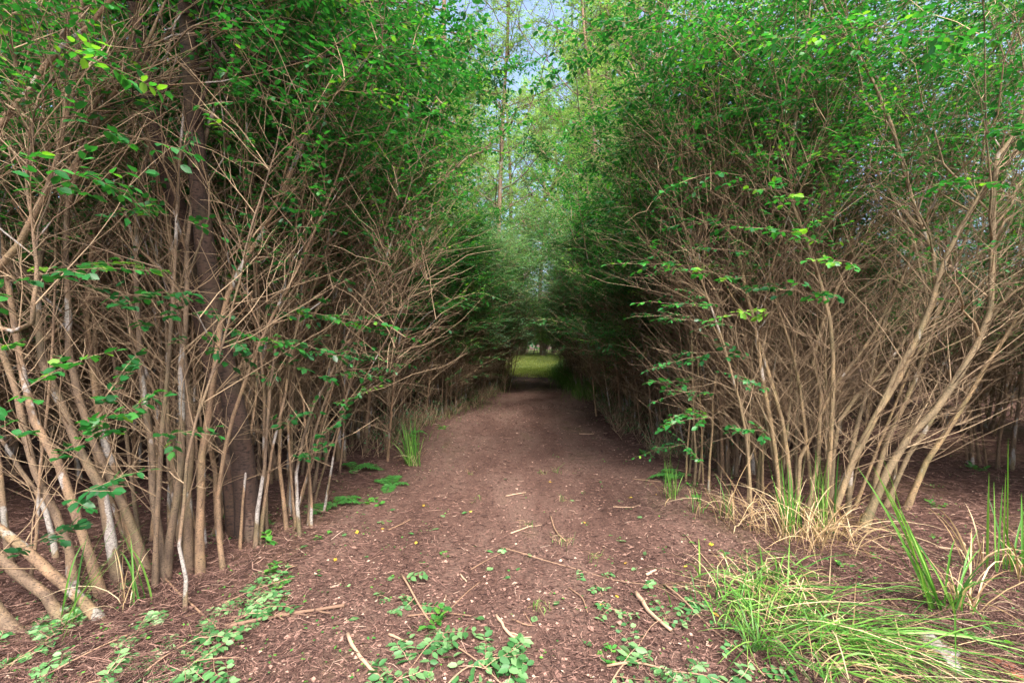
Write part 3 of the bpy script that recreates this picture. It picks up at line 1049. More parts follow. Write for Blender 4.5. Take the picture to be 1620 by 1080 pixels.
RP = dict(leaf_z=2.25, nb=7, nt=8, nd=50, low=.05, flat=.22, ls=(.030, .044), wr=.5, bt=.38, sides=10, dz=2.9)
hero('large fanning shrub at the right whose thick olive stems lean towards the right edge', (2.5, 3.7), [
    ([(1360, 838), (1387, 780), (1426, 708), (1477, 648), (1532, 568), (1560, 500), (1568, 400), (1573, 300), (1580, 240), (1620, 190)], -.2, (.2, 0, .8), .030),
    ([(1300, 835), (1350, 725), (1386, 660), (1412, 600), (1442, 550), (1478, 465), (1500, 395), (1540, 330), (1580, 260), (1610, 200)], -.2, (.2, .0, .8), .026),
    ([(1305, 838), (1352, 722), (1388, 657), (1446, 548), (1484, 440), (1440, 310), (1425, 240), (1390, 145), (1360, 90), (1305, 10)], -.1, (-.2, .0, .6), .022),
    ([(1430, 805), (1462, 740), (1507, 668), (1532, 630), (1582, 545), (1630, 470), (1680, 380)], -.1, (.3, 0, 1), .022),
    ([(1397, 803), (1432, 730), (1471, 668), (1512, 600), (1560, 520), (1615, 430), (1680, 330)], 0, (.3, .1, 1.), .020),
    ([(1230, 808), (1229, 745), (1214, 640), (1199, 540), (1180, 450), (1150, 350), (1130, 260)], .2, (-.2, .1, 1.), .020),
    ([(1250, 812), (1248, 730), (1240, 680), (1225, 625), (1204, 550), (1172, 430), (1160, 300)], .3, (-.1, .2, 1.2), .021),
    ([(1187, 812), (1185, 740), (1176, 665), (1150, 560), (1118, 470), (1090, 380)], .2, (-.3, .1, 1.2), .014),
    ([(1305, 825), (1310, 750), (1315, 655), (1318, 540), (1310, 490), (1295, 440), (1273, 375), (1254, 320), (1250, 250), (1266, 140), (1282, 30)], .1, (.0, .0, .8), .021),
    ([(1262, 815), (1265, 730), (1285, 690), (1302, 645), (1322, 610), (1372, 545), (1410, 480), (1440, 400)], .2, (.3, .2, 1.2), .018),
    ([(1318, 812), (1318, 700), (1345, 640), (1392, 590), (1435, 535), (1480, 480), (1540, 420)], .3, (.4, .2, 1.2), .019),
    ([(1380, 800), (1391, 740), (1421, 660), (1450, 590), (1482, 500), (1520, 400), (1547, 300), (1562, 200), (1600, 100)], .0, (.2, 0, .8), .022),
    ([(1340, 815), (1350, 715), (1372, 610), (1402, 500), (1440, 410), (1500, 280)], .3, (.3, .2, 1.2), .020),
    ([(1275, 822), (1290, 740), (1300, 650), (1290, 560), (1330, 440), (1400, 330)], .3, (.3, .2, 1.2), .017),
    ([(1210, 795), (1205, 700), (1185, 620), (1130, 520), (1080, 460)], .2, (-.5, .2, .8), .011),
    ([(1290, 815), (1275, 690), (1262, 590), (1225, 470), (1215, 380), (1230, 280)], .3, (.1, .2, 1.2), .015),
    ([(1410, 800), (1420, 720), (1470, 630), (1500, 560), (1570, 460)], .4, (.5, .2, 1.2), .015),
    ([(1240, 800), (1218, 700), (1195, 600), (1140, 480), (1105, 400), (1095, 330)], .1, (-.3, .1, 1.), .013),
    ([(1350, 800), (1395, 690), (1430, 600), (1470, 480), (1420, 330), (1350, 200), (1330, 100)], .0, (-.2, 0, .8), .013),
], None, [
    (1150, 620, 3.4, -.7, -.1, .1, .5, small_kw), (1180, 520, 3.4, -.8, -.1, .2, .6, small_kw), (1130, 560, 3.4, -.7, -.1, -.05, .4, small_kw),
    (1270, 460, 3.2, -.5, -.1, .1, .35, near_kw), (1130, 660, 3.5, -.5, -.2, .1, .35, small_kw), (1090, 700, 3.7, -.7, -.1, .0, .3, small_kw),
    (1230, 620, 3.3, -.5, -.1, .2, .3, small_kw), (1310, 390, 3.0, -.8, 0, .3, .5, near_kw), (1200, 280, 3.2, -.9, 0, .1, .6, near_kw),
    (1370, 420, 3.0, -.3, 0, .1, .25, near_kw), (1300, 320, 3.0, -.7, 0, .2, .4, near_kw), (1450, 300, 2.8, .6, 0, .1, .4, near_kw),
    (1110, 500, 3.6, -.8, -.1, .1, .5, small_kw), (1200, 400, 3.5, -.7, 0, .1, .5, small_kw), (1540, 210, 2.6, .6, 0, .1, .35, near_kw),
    (1120, 740, 3.4, -.4, -.1, .5, .25, small_kw), (1380, 70, 2.6, .6, 0, .1, .5, near_kw), (1340, 60, 2.8, -.6, 0, .1, .5, near_kw),
    (1010, 60, 3.6, -0.90, 0.30, -0.15, 0.80, big_kw),
    (1040, 140, 4.0, -0.90, 0.40, -0.10, 0.80, big_kw),
    (1030, 10, 3.3, -0.90, 0.20, -0.20, 0.70, big_kw),
    (1060, 230, 4.4, -0.80, 0.40, -0.05, 0.80, big_kw),
    (1070, 300, 4.6, -0.80, 0.30, -0.05, 0.80, big_kw),
    (1200, 570, 3.3, -0.80, -0.10, 0.20, 0.45, near_kw),
    (1160, 480, 3.4, -0.80, -0.10, 0.10, 0.50, near_kw),
    (1190, 440, 3.3, -0.70, -0.10, 0.15, 0.50, near_kw),
    (1150, 660, 3.4, -0.70, -0.10, 0.10, 0.40, near_kw),
    (1240, 500, 3.2, -0.70, -0.10, 0.10, 0.45, near_kw),
    (1110, 600, 3.6, -0.70, -0.10, 0.10, 0.40, near_kw),
    (1230, 690, 3.3, -0.60, -0.10, 0.20, 0.30, near_kw),
    (1330, 480, 3.1, -0.40, -0.10, 0.20, 0.30, near_kw),
    (1100, 420, 3.6, -0.70, -0.10, 0.10, 0.50, near_kw),
    (1180, 360, 3.4, -0.70, -0.10, 0.10, 0.50, near_kw),
    (1100, 40, 3.4, -0.90, 0.10, -0.10, 0.70, big_kw),
    (1090, 120, 3.6, -0.90, 0.20, -0.10, 0.70, big_kw),
    (1110, 200, 3.8, -0.90, 0.20, -0.10, 0.70, big_kw),
    (1060, 10, 3.2, -0.90, 0.10, -0.15, 0.70, big_kw),
    (1180, 90, 3.4, -0.80, 0.10, 0.00, 0.80, big_kw),
    (1150, 20, 3.2, -0.90, 0.20, 0.00, 0.70, big_kw),
    (1120, 270, 4.0, -0.90, 0.20, 0.00, 0.70, big_kw),
    (1240, 60, 3.2, -0.80, 0.10, 0.10, 0.70, big_kw),
    (1450, 60, 2.9, 0.40, 0.20, 0.10, 0.70, big_kw),
    (1560, 80, 2.8, 0.50, 0.10, 0.00, 0.60, big_kw),
    (1500, 20, 2.8, -0.80, 0.10, 0.00, 0.70, big_kw),
    (1400, 30, 3.0, -0.90, 0.10, 0.00, 0.70, big_kw),
    (1300, 150, 3.4, -0.80, 0.20, 0.00, 0.70, big_kw),
], 26, fillL(1.75, 3.2, 3.75, 4.9, (.10, .08), 4.4, (.007, .014), .17), RP, ('bark_r', 'twig', 'leaf'), 'near shrubs right of the path')


def rowshrub(label, x, y, n, H, lean, bias, p, group, r=(.009, .02)):
    st, rr = random_stems(n, H, .25, lean, bias, 13, r)
    return shrub('shrub', label, (x, y, float(gz(x, y))), st, rr, p, group, ('bark', 'twig', 'leaf'), False)


rowshrub('twiggy shrub just beyond the small forked clump on the left of the path', -2.35, 4.6, 13, 4.9, .14, (.02, 0), dict(LP, leaf_z=2.3, nd=44), 'near shrubs left of the path')
rowshrub('twiggy shrub beyond the big right shrub, close to the path', 2.35, 4.9, 14, 5.0, .18, (-.03, 0), dict(RP, leaf_z=2.3, nd=60), 'near shrubs right of the path')
rowshrub('slender shrub on the dim floor at the right edge of the picture', 5.5, 5.2, 9, 5.5, .2, (0, 0), dict(RP, leaf_z=2.6, nd=24), 'near shrubs right of the path')

# ------------------------------------------------------------------ trees
def tree(name, label, loc, trunks, radii, limbs, cp, mats, group=None, S=10):
    """trunks: local lines; limbs: local lines [(line, radius)]; foliage around limb ends"""
    o = thing(name, label, 'tree', loc, 0, group)
    for P, r in zip(trunks, radii):
        A = Acc()
        s = np.linspace(0, 1, len(P))
        tubes(A, P[None], (r * (1 - .6 * s) * (1 + .3 * np.exp(-s * 25)))[None], S)
        obj('trunk', A.mesh('trunk', M[mats[0]], True), o)
    A = Acc()
    Fo = Acc()
    L = []
    for P, r in limbs:
        tubes(A, P[None], (r * np.linspace(1, .25, len(P)))[None], 6)
        L.append(P)
    if L:
        L = np.array(L)
        n1 = cp['n1']
        t = rng.uniform(.3, 1, (len(L), n1))
        P0, T = sample(L, t)
        n = len(L) * n1
        D = T * .5 + nz(rng.normal(0, 1, P0.shape) * np.array([1, 1, .6])) + np.array([0, 0, .25])
        B = shoots(P0.reshape(n, 3), D.reshape(n, 3), rng.uniform(.5, 1.5, n) * cp['bl'], 5, .0, .06)
        tubes(A, B, np.array([[.014, .011, .008, .006, .004]]).repeat(n, 0) * cp.get('br', 1), 4)
        n2 = cp['n2']
        t = rng.uniform(.3, 1, (n, n2))
        P0, T = sample(B, t)
        D = T * .5 + nz(rng.normal(0, 1, P0.shape) * np.array([1, 1, .5]))
        m = n * n2
        TW = shoots(P0.reshape(m, 3), D.reshape(m, 3), rng.uniform(.25, .6, m) * cp['tl'], 4, -.15, .06)
        tubes(A, TW, np.array([[.005, .004, .003, .002]]).repeat(m, 0), 3)
        q = cp['q']
        t = np.linspace(.15, 1, q)[None].repeat(m, 0)
        P0, T = sample(TW, t)
        base = np.repeat(np.clip(rng.normal(.5, .25, m), 0, 1), q)
        for sg in (1, -1):
            sd_ = nz(np.cross(T, np.array([0, 0, 1.0]) + rng.normal(0, .3, T.shape))) * sg
            d = T * .6 + sd_ * .8 + rng.normal(0, .3, T.shape)
            nn = np.array([0, 0, 1.0]) + rng.normal(0, .5, T.shape)
            k = m * q
            leaves(Fo, P0.reshape(k, 3), d.reshape(k, 3), nn.reshape(k, 3), rng.uniform(*cp['ls'], k), cp.get('wr', .45), TPL_FAR, np.clip(base + rng.normal(0, .15, k), 0, 1))
    if A.n:
        obj('limbs', A.mesh('limbs', M[mats[0]], True), o)
    if Fo.n:
        f = obj('crown', Fo.mesh('crown', M[mats[1]]), o)
        f['kind'] = 'stuff'
    return o


def auto_limbs(P, r, n, t0, Lr, up=.5, rad=.3, K=8):
    out = []
    for i in range(n):
        t = t0 + (1 - t0) * (i + rng.random()) / n
        p, T = sample(P[None], np.array([[t]]))
        a = i * 2.4 + rng.uniform(-.5, .5)
        D = np.array([[math.cos(a), math.sin(a), up * rng.uniform(.5, 1.6)]])
        L = rng.uniform(*Lr) * (1.15 - .6 * (t - t0) / (1 - t0))
        out.append((shoots(p[0], D, np.array([L]), K, .12, .05)[0], r * rad * (1.2 - .6 * t)))
    return out


# the dark twin-trunk tree at the left
b = np.array([(398 - 810) / F * 3.25, 3.25, 0.0])
b[2] = float(gz(b[0], b[1]))
def L_(pts, Y0, Y1, K=14):
    n = len(pts)
    out = [at(px, py, Y0 + (Y1 - Y0) * i / (n - 1)) for i, (px, py) in enumerate(pts)]
    return catmull(out, K)
t1 = L_([(398, 868), (378, 680), (350, 560), (330, 440), (318, 330), (308, 200), (298, 60), (288, -100), (275, -300)], b[1], b[1] - .55)
t2 = L_([(384, 862), (354, 650), (325, 520), (300, 400), (270, 290), (242, 180), (222, 70), (205, -60), (190, -250)], b[1] + .05, b[1] - .35)
lm = auto_limbs(t1, .06, 8, .66, (.5, 1.2)) + auto_limbs(t2, .06, 7, .66, (.5, 1.2))
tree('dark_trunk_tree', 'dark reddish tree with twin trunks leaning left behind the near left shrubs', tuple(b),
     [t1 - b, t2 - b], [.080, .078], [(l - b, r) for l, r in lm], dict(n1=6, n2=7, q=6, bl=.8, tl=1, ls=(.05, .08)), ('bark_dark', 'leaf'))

# tall thin tree beside the path in the middle
def tall(label, px0, Y, pts, r, n, t0, Lr, cp, mats=('bark_tree', 'leaf_tree'), name='tall_thin_tree', group=None, up=.5):
    x = (px0 - 810) / F * Y
    b = np.array([x, Y, float(gz(x, Y)) - .05])
    P = catmull([b] + [at(px, py, Y) for px, py in pts], 16)
    lm = auto_limbs(P, r, n, t0, Lr, up)
    return tree(name, label, tuple(b), [P - b], [r], [(l - b, q) for l, q in lm], cp, mats, group)


CPs = dict(n1=5, n2=6, q=6, bl=.8, tl=1.1, ls=(.05, .085), wr=.4)
tall('tall straight slender tree at the left edge of the path, rising over the tunnel', 784, 17, [(788, 400), (795, 200), (803, 60), (806, -60), (808, -180)], .10, 34, .26, (1.6, 4.6), dict(CPs, n1=8, n2=8, q=7))
tall('thin grey trunk rising over the right hedge with feathery leaves spreading across the path', 950, 15, [(946, 400), (940, 200), (925, 60), (918, -60), (915, -180)], .075, 30, .26, (1.6, 4.4), dict(CPs, n1=8, n2=8, q=7))
tall('tall pale-barked tree in the left hedge, left of the slender middle tree', 694, 14, [(697, 420), (698, 250), (701, 100), (703, -40), (704, -200)], .125, 16, .38, (1.2, 3.4), CPs)
tall('pale trunk glimpsed between leaves left of the pale-barked tree', 655, 16, [(648, 400), (640, 220), (632, 100), (628, -60)], .09, 8, .5, (1., 2.6), CPs)
tall('brown tree standing in the right hedge behind the big near shrub', 1240, 6.6, [(1236, 500), (1244, 330), (1250, 230), (1262, 130), (1285, -30), (1300, -200)], .07, 6, .62, (.8, 2.0), dict(CPs, ls=(.035, .06)), ('bark', 'leaf'))
tall('brown trunk in the left hedge, between the dark twin trunks and the pale-barked tree', 500, 8.5, [(505, 500), (500, 330), (508, 180), (515, 60), (512, -80)], .08, 7, .5, (.9, 2.), CPs, ('bark', 'leaf'))
# leaning tree beyond
x = (822 - 810) / F * 37; b = np.array([x - 2.0, 37, -.05])
P = catmull([b, at(806, 460, 37), at(822, 400, 37), at(850, 335, 36), at(885, 275, 36), at(915, 200, 35), at(935, 110, 35)], 16)
lm = auto_limbs(P, .2, 22, .30, (2.5, 6))
tree('leaning_tree', 'dark leaning tree at the far end of the path, bowing to the right', tuple(b), [P - b], [.24], [(l - b, r) for l, r in lm],
     dict(n1=6, n2=6, q=6, bl=1.4, tl=1.6, ls=(.09, .15), br=1.6), ('bark_dark', 'leaf_tree'))

# far trees: three kinds copied
far = []
BT = []
for k in range(3):
    H = 13 + k * 1.5
    P = catmull([np.array([0, 0, -.1]), np.array([.2, .1, H * .3]), np.array([-.1, .3, H * .6]), np.array([.3, 0, H])], 14)
    lm = auto_limbs(P, .16, 26, .28, (2.2, 5.0), .6)
    BT.append((P, lm))
spots = [(-5.2, 12, 'nearest behind the left hedge'), (-4.4, 18, 'second along behind the left hedge'), (4.9, 15, 'nearest behind the right hedge'),
         (5.4, 20, 'second along behind the right hedge'), (-3.9, 24, 'third along behind the left hedge'), (-7.5, 21, 'set back behind the left hedge'), (8.5, 24, 'set back behind the right hedge'),
         (4.8, 27, 'third along behind the right hedge'), (-3.6, 31, 'fourth along behind the left hedge'), (5.6, 35, 'fourth along behind the right hedge'),
         (-2.9, 25, 'its crown hanging over the path from the left'), (4.9, 27, 'its crown hanging over the path from the right'), (-4.4, 33, 'at the hedge end, left'), (6.6, 33.5, 'at the hedge end, right'), (3.9, 19.5, 'squeezed behind the right hedge, halfway down the path'), (-2.3, 20.5, 'squeezed behind the left hedge, halfway down the path'),
         (-1.5, 50, 'past the clearing, just left of the path'), (4.9, 53, 'past the clearing, just right of the path'),
         (-9.5, 38, 'far left, beyond the hedge end'), (11, 40, 'far right, beyond the hedge end'), (-14, 28, 'deep behind the left thicket'),
         (14, 30, 'deep behind the right thicket'), (10.2, 14.5, 'rising behind the near right thicket'), (-11, 14.5, 'rising behind the near left thicket'), (1.8, 60, 'straight beyond the path in the distance'), (-.6, 43, 'over the grass clearing, left of its middle'), (3.0, 45, 'over the grass clearing, right of its middle'),
         (-18, 20, 'at the far left of the thicket'), (19, 18, 'at the far right of the thicket'), (-13, 8, 'over the deep near left thicket'), (13.5, 8.5, 'over the deep near right thicket'), (-8, 52, 'left in the far distance'), (10, 56, 'right in the far distance')]
for i, (x, y, w) in enumerate(spots):
    k = i % 3
    lab = 'light green feathery tree ' + w
    loc = (x, y, float(gz(x, y)))
    if i < 3:
        P, lm = BT[k]
        o = tree('background_tree', lab, loc, [P], [.15], lm, dict(n1=7, n2=9, q=7, bl=1.0, tl=1.3, ls=(.07, .12), br=1.1), ('bark_tree', 'leaf_tree'), 'light green trees behind the hedges')
        far.append(o)
    else:
        dup(far[k], loc, rr_.uniform(0, 6.28), lab, 'light green trees behind the hedges', rr_.uniform(.9, 1.2) * (1.45 if y > 32 else 1))

# bright bushes closing the view past the clearing
st, rr = random_stems(12, 4.2, .4, .35, (0, 0), 10, (.015, .03))
pb = dict(leaf_z=-.5, low=.8, nb=12, nt=9, nd=1, ntl=5, npair=4, tpl=TPL_FAR, ls=(.07, .11), tl=(.15, .4), tw=1.4, bt=.08, wood=False)
b0 = None
BUSH = [(-.9, 46.5, 'in the row closing it, at left of centre'), (1.1, 48, 'in the row closing it, at the centre'), (3.1, 47, 'in the row closing it, at right of centre'),
        (-2.9, 45, 'in the row closing it, at the left end'), (5.2, 45, 'in the row closing it, at the right end'), (-1.5, 35.5, 'small and straw-tinted, standing alone at its left')]
for k in range(7):
    BUSH.append((-3.9 - .5 * (k % 3), 27.5 + 2.5 * k, '%s from the camera along its left side' % ORD[k]))
    BUSH.append((5.9 + .5 * (k % 3), 28.5 + 2.5 * k, '%s from the camera along its right side' % ORD[k]))
for k in range(9):
    BUSH.append((-9 + 2.6 * k, 53 + 1.5 * math.sin(k * 2.2), '%s from the left in the row behind the closing one' % ORD[k]))
for k in range(9):
    BUSH.append((-15 + 4.2 * k, 63 + 2 * math.sin(k * 1.7), '%s from the left in the last row' % ORD[k]))
for i, (x, y, w) in enumerate(BUSH):
    lab = 'leafy bush of the clearing, ' + w
    loc = (x, y, float(gz(x, y)))
    if b0 is None:
        b0 = shrub('bush', lab, loc, st, rr, pb, 'bright bushes closing the path', ('bark_tree', 'twig', 'leaf_tree'), True)
    else:
        s = rr_.uniform(1.1, 1.6) * (.4 if i == 5 else 1) * (.8 if 5 < i < 20 else 1)
        dup(b0, loc, rr_.uniform(0, 6), lab, 'bright bushes closing the path', s)


# ------------------------------------------------------------------ grass, ferns, seedlings
def blades(acc, base, n, L, spread, w, droop, K=7, lean=(0, 0), jb=0.03, rlo=0, rhi=1):
    a = rng.uniform(0, 2 * np.pi, n)
    b = np.stack([rng.normal(0, jb, n), rng.normal(0, jb, n), np.full(n, -.02)], -1) + base
    l = rng.uniform(*L, n)
    sp = rng.uniform(.15, 1, n) * spread
    s = np.linspace(0, 1, K)
    outd = np.stack([np.cos(a) * sp + lean[0], np.sin(a) * sp + lean[1], np.zeros(n)], -1)
    dr = rng.uniform(.4, 1.2, n) * droop
    hz = s[None] * 1.0
    P = b[:, None] + outd[:, None] * (l[:, None] * (hz * .6 + dr[:, None] * hz ** 2 * .8))[..., None]
    z = l[:, None] * (hz * acc.zs - dr[:, None] * .75 * hz ** 2.2)
    P[..., 2] += z
    g = gz(P[..., 0] + acc.ox, P[..., 1] + acc.oy) - acc.oz + .015
    P[..., 2] = np.where(s[None] > .12, np.maximum(P[..., 2], g + rng.uniform(0, .05, n)[:, None]), P[..., 2])
    T = nz(np.gradient(P, axis=1))
    sd_ = nz(np.cross(T, np.array([0, 0, 1.0]) + .3 * rng.normal(0, 1, (n, 1, 3))))
    W = rng.uniform(*w, n)[:, None] * np.array([.75, 1, 1, .95, .8, .5, .08])[None, :K]
    v = np.stack([P - sd_ * W[..., None], P + np.cross(sd_, T) * W[..., None] * -.35, P + sd_ * W[..., None]], 2)     # V-folded blade
    i = np.arange(n)[:, None] * K * 3 + np.arange(K - 1)[None] * 3
    q = np.concatenate([np.stack([i, i + 1, i + 4, i + 3], -1).reshape(-1, 4), np.stack([i + 1, i + 2, i + 5, i + 4], -1).reshape(-1, 4)])
    acc.add(v, q, np.repeat(rng.uniform(rlo, rhi, n), K * 3))


def tuft(label, x, y, green, dry, name='grass_tuft', group=None, cat='grass tuft', zs=1.0):
    z = float(gz(x, y))
    o = thing(name, label, cat, (x, y, z), 0, group)
    for nm, lst, mt in (('green_blades', green, 'grass'), ('dry_blades', dry, 'straw')):
        if not lst:
            continue
        A = Acc()
        A.ox, A.oy, A.oz = x, y, z
        A.zs = zs
        for (dx, dy, n, L, sp, w, dr, lean) in lst:
            blades(A, np.array([dx, dy, 0]), n, L, sp, w, dr, 7, lean, .03 if n < 35 else .13)
        obj(nm, A.mesh(nm, M[mt]), o)['kind'] = 'stuff'
    return o


def G(px, py):
    p = gnd(px, py)
    return p[0], p[1]


x, y = G(655, 738)
tuft('upright bright green grass tuft at the left edge of the path beside the ferns', x, y,
     [(0, 0, 30, (.35, .72), .35, (.003, .006), .25, (-.1, 0)), (-.05, 0, 22, (.35, .7), .7, (.003, .005), .7, (-.3, 0))],
     [(0, 0, 26, (.2, .5), .8, (.002, .004), .9, (0, 0))])
x, y = G(1240, 985)
tuft('large bright green grass clump sprawling down the bottom right', x, y,
     [(-.05, .1, 75, (.25, .55), 1.1, (.0018, .004), .75, (.15, -.25)), (.15, -.1, 65, (.35, .75), .8, (.002, .0045), .8, (.45, -.4)), (-.2, -.1, 20, (.2, .4), 1.2, (.0015, .003), .6, (0, 0)),
      (-.1, .15, 50, (.25, .55), .8, (.0025, .0045), .7, (-.1, 0)), (.1, .3, 50, (.3, .6), .9, (.0025, .0045), .8, (.2, -.1))],
     [(0, .1, 60, (.25, .5), 1.2, (.0015, .003), .9, (.2, -.2)), (.2, .3, 40, (.25, .6), 1.2, (.0015, .003), .9, (.0, 0)), (.3, -.2, 40, (.25, .6), 1.2, (.0015, .003), .9, (.1, 0))], zs=.62)
x, y = G(1330, 1040)
tuft('flattened green grass sweeping down to the bottom edge at the right', x, y,
     [(-.1, 0, 90, (.3, .7), .9, (.0018, .004), .9, (.5, -.35)), (.1, .1, 30, (.25, .6), 1.1, (.0018, .004), .7, (.2, 0)), (-.3, .1, 30, (.25, .5), 1.1, (.0018, .0035), .7, (0, -.1))],
     [(0, 0, 60, (.25, .7), 1.2, (.0012, .003), .9, (.3, -.2))], zs=.62)
x, y = G(1190, 930)
tuft('loose fresh green grass between the straw and the big sprawling clump', x, y,
     [(0, 0, 24, (.2, .4), 1.0, (.0015, .0035), .7, (.1, -.2)), (.15, .1, 20, (.25, .5), 1.0, (.0015, .0035), .7, (.1, -.1))],
     [(0, 0, 40, (.2, .45), 1.2, (.0012, .0028), .9, (-.1, 0))], zs=.62)
x, y = G(1270, 850)
tuft('straw-coloured dry grass with a few green blades at the foot of the big right shrub', x, y,
     [(-.1, 0, 18, (.4, .75), .3, (.003, .006), .3, (0, 0)), (.2, .1, 16, (.4, .8), .25, (.003, .006), .25, (0, 0)), (.05, .2, 20, (.3, .6), .6, (.003, .005), .7, (0, 0))],
     [(-.25, 0, 60, (.3, .8), .9, (.002, .004), .9, (-.2, 0)), (.1, 0, 70, (.3, .75), 1, (.002, .004), .9, (.2, -.1)), (0, -.15, 50, (.25, .6), 1, (.002, .004), 1, (0, -.2))])
x, y = G(1150, 820)
tuft('sparse mixed grass at the right edge of the path, left of the straw', x, y,
     [(0, 0, 14, (.25, .55), .4, (.002, .004), .5, (0, 0)), (-.2, .1, 8, (.2, .4), .5, (.002, .004), .5, (0, 0))],
     [(0, 0, 40, (.25, .6), .9, (.0015, .003), .9, (-.2, -.1))])
x, y = G(1062, 790)
tuft('thin upright grass stand beside the low leafy sprig on the right path edge', x, y,
     [(0, 0, 14, (.3, .55), .25, (.002, .004), .3, (0, 0)), (.05, .1, 14, (.2, .4), .6, (.002, .004), .6, (0, 0))], [(0, 0, 14, (.2, .4), .8, (.0015, .003), .9, (0, 0))])
x, y = G(1495, 970)
tuft('tuft of long arching blades leaning left at the lower right', x, y,
     [(0, 0, 16, (.5, .95), .3, (.004, .007), .3, (-.45, .1)), (.05, 0, 10, (.4, .6), .7, (.003, .006), .8, (.4, -.1)), (0, 0, 8, (.3, .5), .8, (.003, .005), .9, (-.6, -.3))],
     [(.1, .0, 20, (.3, .7), .9, (.002, .005), .9, (.2, 0))])
x, y = G(1572, 905)
tuft('pair of tall upright blades with bent straw at the right edge', x, y,
     [(0, 0, 5, (.6, 1.0), .12, (.005, .008), .12, (0, 0)), (.1, 0, 8, (.4, .7), .6, (.004, .007), .6, (.2, 0))],
     [(-.1, 0, 14, (.35, .7), .6, (.003, .005), .8, (-.1, 0)), (.1, -.1, 24, (.3, .6), 1, (.002, .005), 1, (.2, -.2))])
x, y = G(205, 960)
tuft('few long green blades rising from the leafy litter at the lower left', x, y,
     [(.05, 0, 5, (.3, .5), .4, (.004, .006), .4, (-.2, 0)), (-.2, -.2, 5, (.4, .7), .6, (.003, .005), .5, (.2, .2)), (-.1, -.3, 4, (.5, .8), .9, (.002, .004), .4, (.5, .2))], [(0, 0, 10, (.3, .5), .8, (.0015, .003), .8, (0, 0))])
for i, (px, py, n, L, w, dry) in enumerate([(890, 795, 10, .17, 'just right of the path centre, far one of a line', 4), (890, 862, 12, .16, 'just right of the path centre, beside a short stick', 8),
                                            (835, 835, 9, .12, 'at the centre of the path, near a short pale stick', 4), (940, 888, 10, .12, 'right of centre, pale and thin', 10),
                                            (752, 795, 7, .11, 'left of the path centre', 4), (855, 968, 18, .10, 'dull and matted, beside the dark hollow', 10),
                                            (883, 750, 9, .2, 'tallest, in the middle distance of the path', 4), (745, 752, 5, .14, 'thin and brownish, left middle distance', 6), (858, 752, 8, .12, 'low and pale in the middle distance', 6)]):
    x, y = G(px, py)
    g1 = [(0, 0, n, (L * .5, L), .8, (.001, .002), .5, (0, 0))]
    d1 = [(0, 0, dry, (L * .5, L), 1, (.0008, .0016), .7, (0, 0))]
    tuft('tiny grass sprout ' + w, x, y, g1, d1, 'grass_sprout', 'tiny grass sprouts on the path', 'grass')

# verge and clearing grass: nobody could count it
def grass_area(name, label, n, f, L, w, mat, droop=.5):
    A = Acc()
    A.ox = A.oy = A.oz = 0
    x, y = f(n)
    K = 4
    a = rng.uniform(0, 2 * np.pi, n)
    l = rng.uniform(*L, n)
    s = np.linspace(0, 1, K)
    sp = rng.uniform(.1, .7, n)
    P = np.stack([x[:, None] + np.cos(a)[:, None] * l[:, None] * sp[:, None] * s ** 1.5, y[:, None] + np.sin(a)[:, None] * l[:, None] * sp[:, None] * s ** 1.5,
                  gz(x, y)[:, None] - .01 + l[:, None] * (s - droop * .4 * s ** 2)], -1)
    b = rng.uniform(0, np.pi, n)
    sd_ = np.stack([np.cos(b), np.sin(b), np.zeros(n)], -1)[:, None, :]
    W = (rng.uniform(*w, n)[:, None] * np.array([1, .9, .6, .05])[None])[..., None]
    v = np.stack([P - sd_ * W, P + sd_ * W], 2)
    i = np.arange(n)[:, None] * K * 2 + np.arange(K - 1)[None] * 2
    q = np.stack([i, i + 1, i + 3, i + 2], -1).reshape(-1, 4)
    A.add(v, q, np.repeat(rng.random(n), K * 2))
    o = obj(name, A.mesh(name, M[mat]))
    o['kind'] = 'stuff'
    o['label'] = label
    o['category'] = 'grass'


def f_clear(n):
    y = 18.5 + 53 * rng.random(n) ** 1.5
    x = pathx(y) + rng.uniform(-5, 5.5, n) * np.interp(y, [22, 32, 72], [.5, 1, 3])
    k = (y > 20.5 + rng.normal(0, 1.5, n)) | (np.abs(x - pathx(y)) > 1.1)
    return x[k], y[k]


def distant_wood():
    A = Acc()
    n = 26000
    a = rng.uniform(0, 2 * np.pi, n)
    r = rng.uniform(78, 96, n)
    top = 9 + 3 * np.sin(a * 23) + 2 * np.sin(a * 61 + 1)
    z = rng.random(n) * top
    p = np.stack([r * np.cos(a), r * np.sin(a), z], -1)
    d = rng.normal(0, 1, (n, 3))
    leaves(A, p, d, rng.normal(0, 1, (n, 3)), rng.uniform(.5, 1.1, n), .7, TPL_FAR)
    o = obj('distant_wood', A.mesh('distant_wood', M['leaf']))
    o['kind'] = 'stuff'
    o['label'] = 'dark band of far-off woodland closing the horizon all round'
    o['category'] = 'woodland'


distant_wood()


def wrapf(f, n):
    x, y = f(int(n * 1.4))
    return x[:n], y[:n]


def grass_safe(name, label, n, f, *a, **k):
    x, y = f(int(n))
    grass_area(name, label, len(x), lambda m: (x, y), *a, **k)


grass_safe('clearing_grass', 'yellow-green clearing grass, its colour brightened as if sunlit, at the end of the path', 110000, f_clear, (.05, .17), (.006, .013), 'grass_far')


def f_vergeR(n):
    y = 11 + 20 * rng.random(n) ** .8
    x = right_edge(y) + rng.normal(-.15, .28, n)
    return x, y


def f_vergeL(n):
    y = rng.uniform(6, 30, n)
    x = left_edge(y) + rng.normal(.1, .25, n)
    return x, y


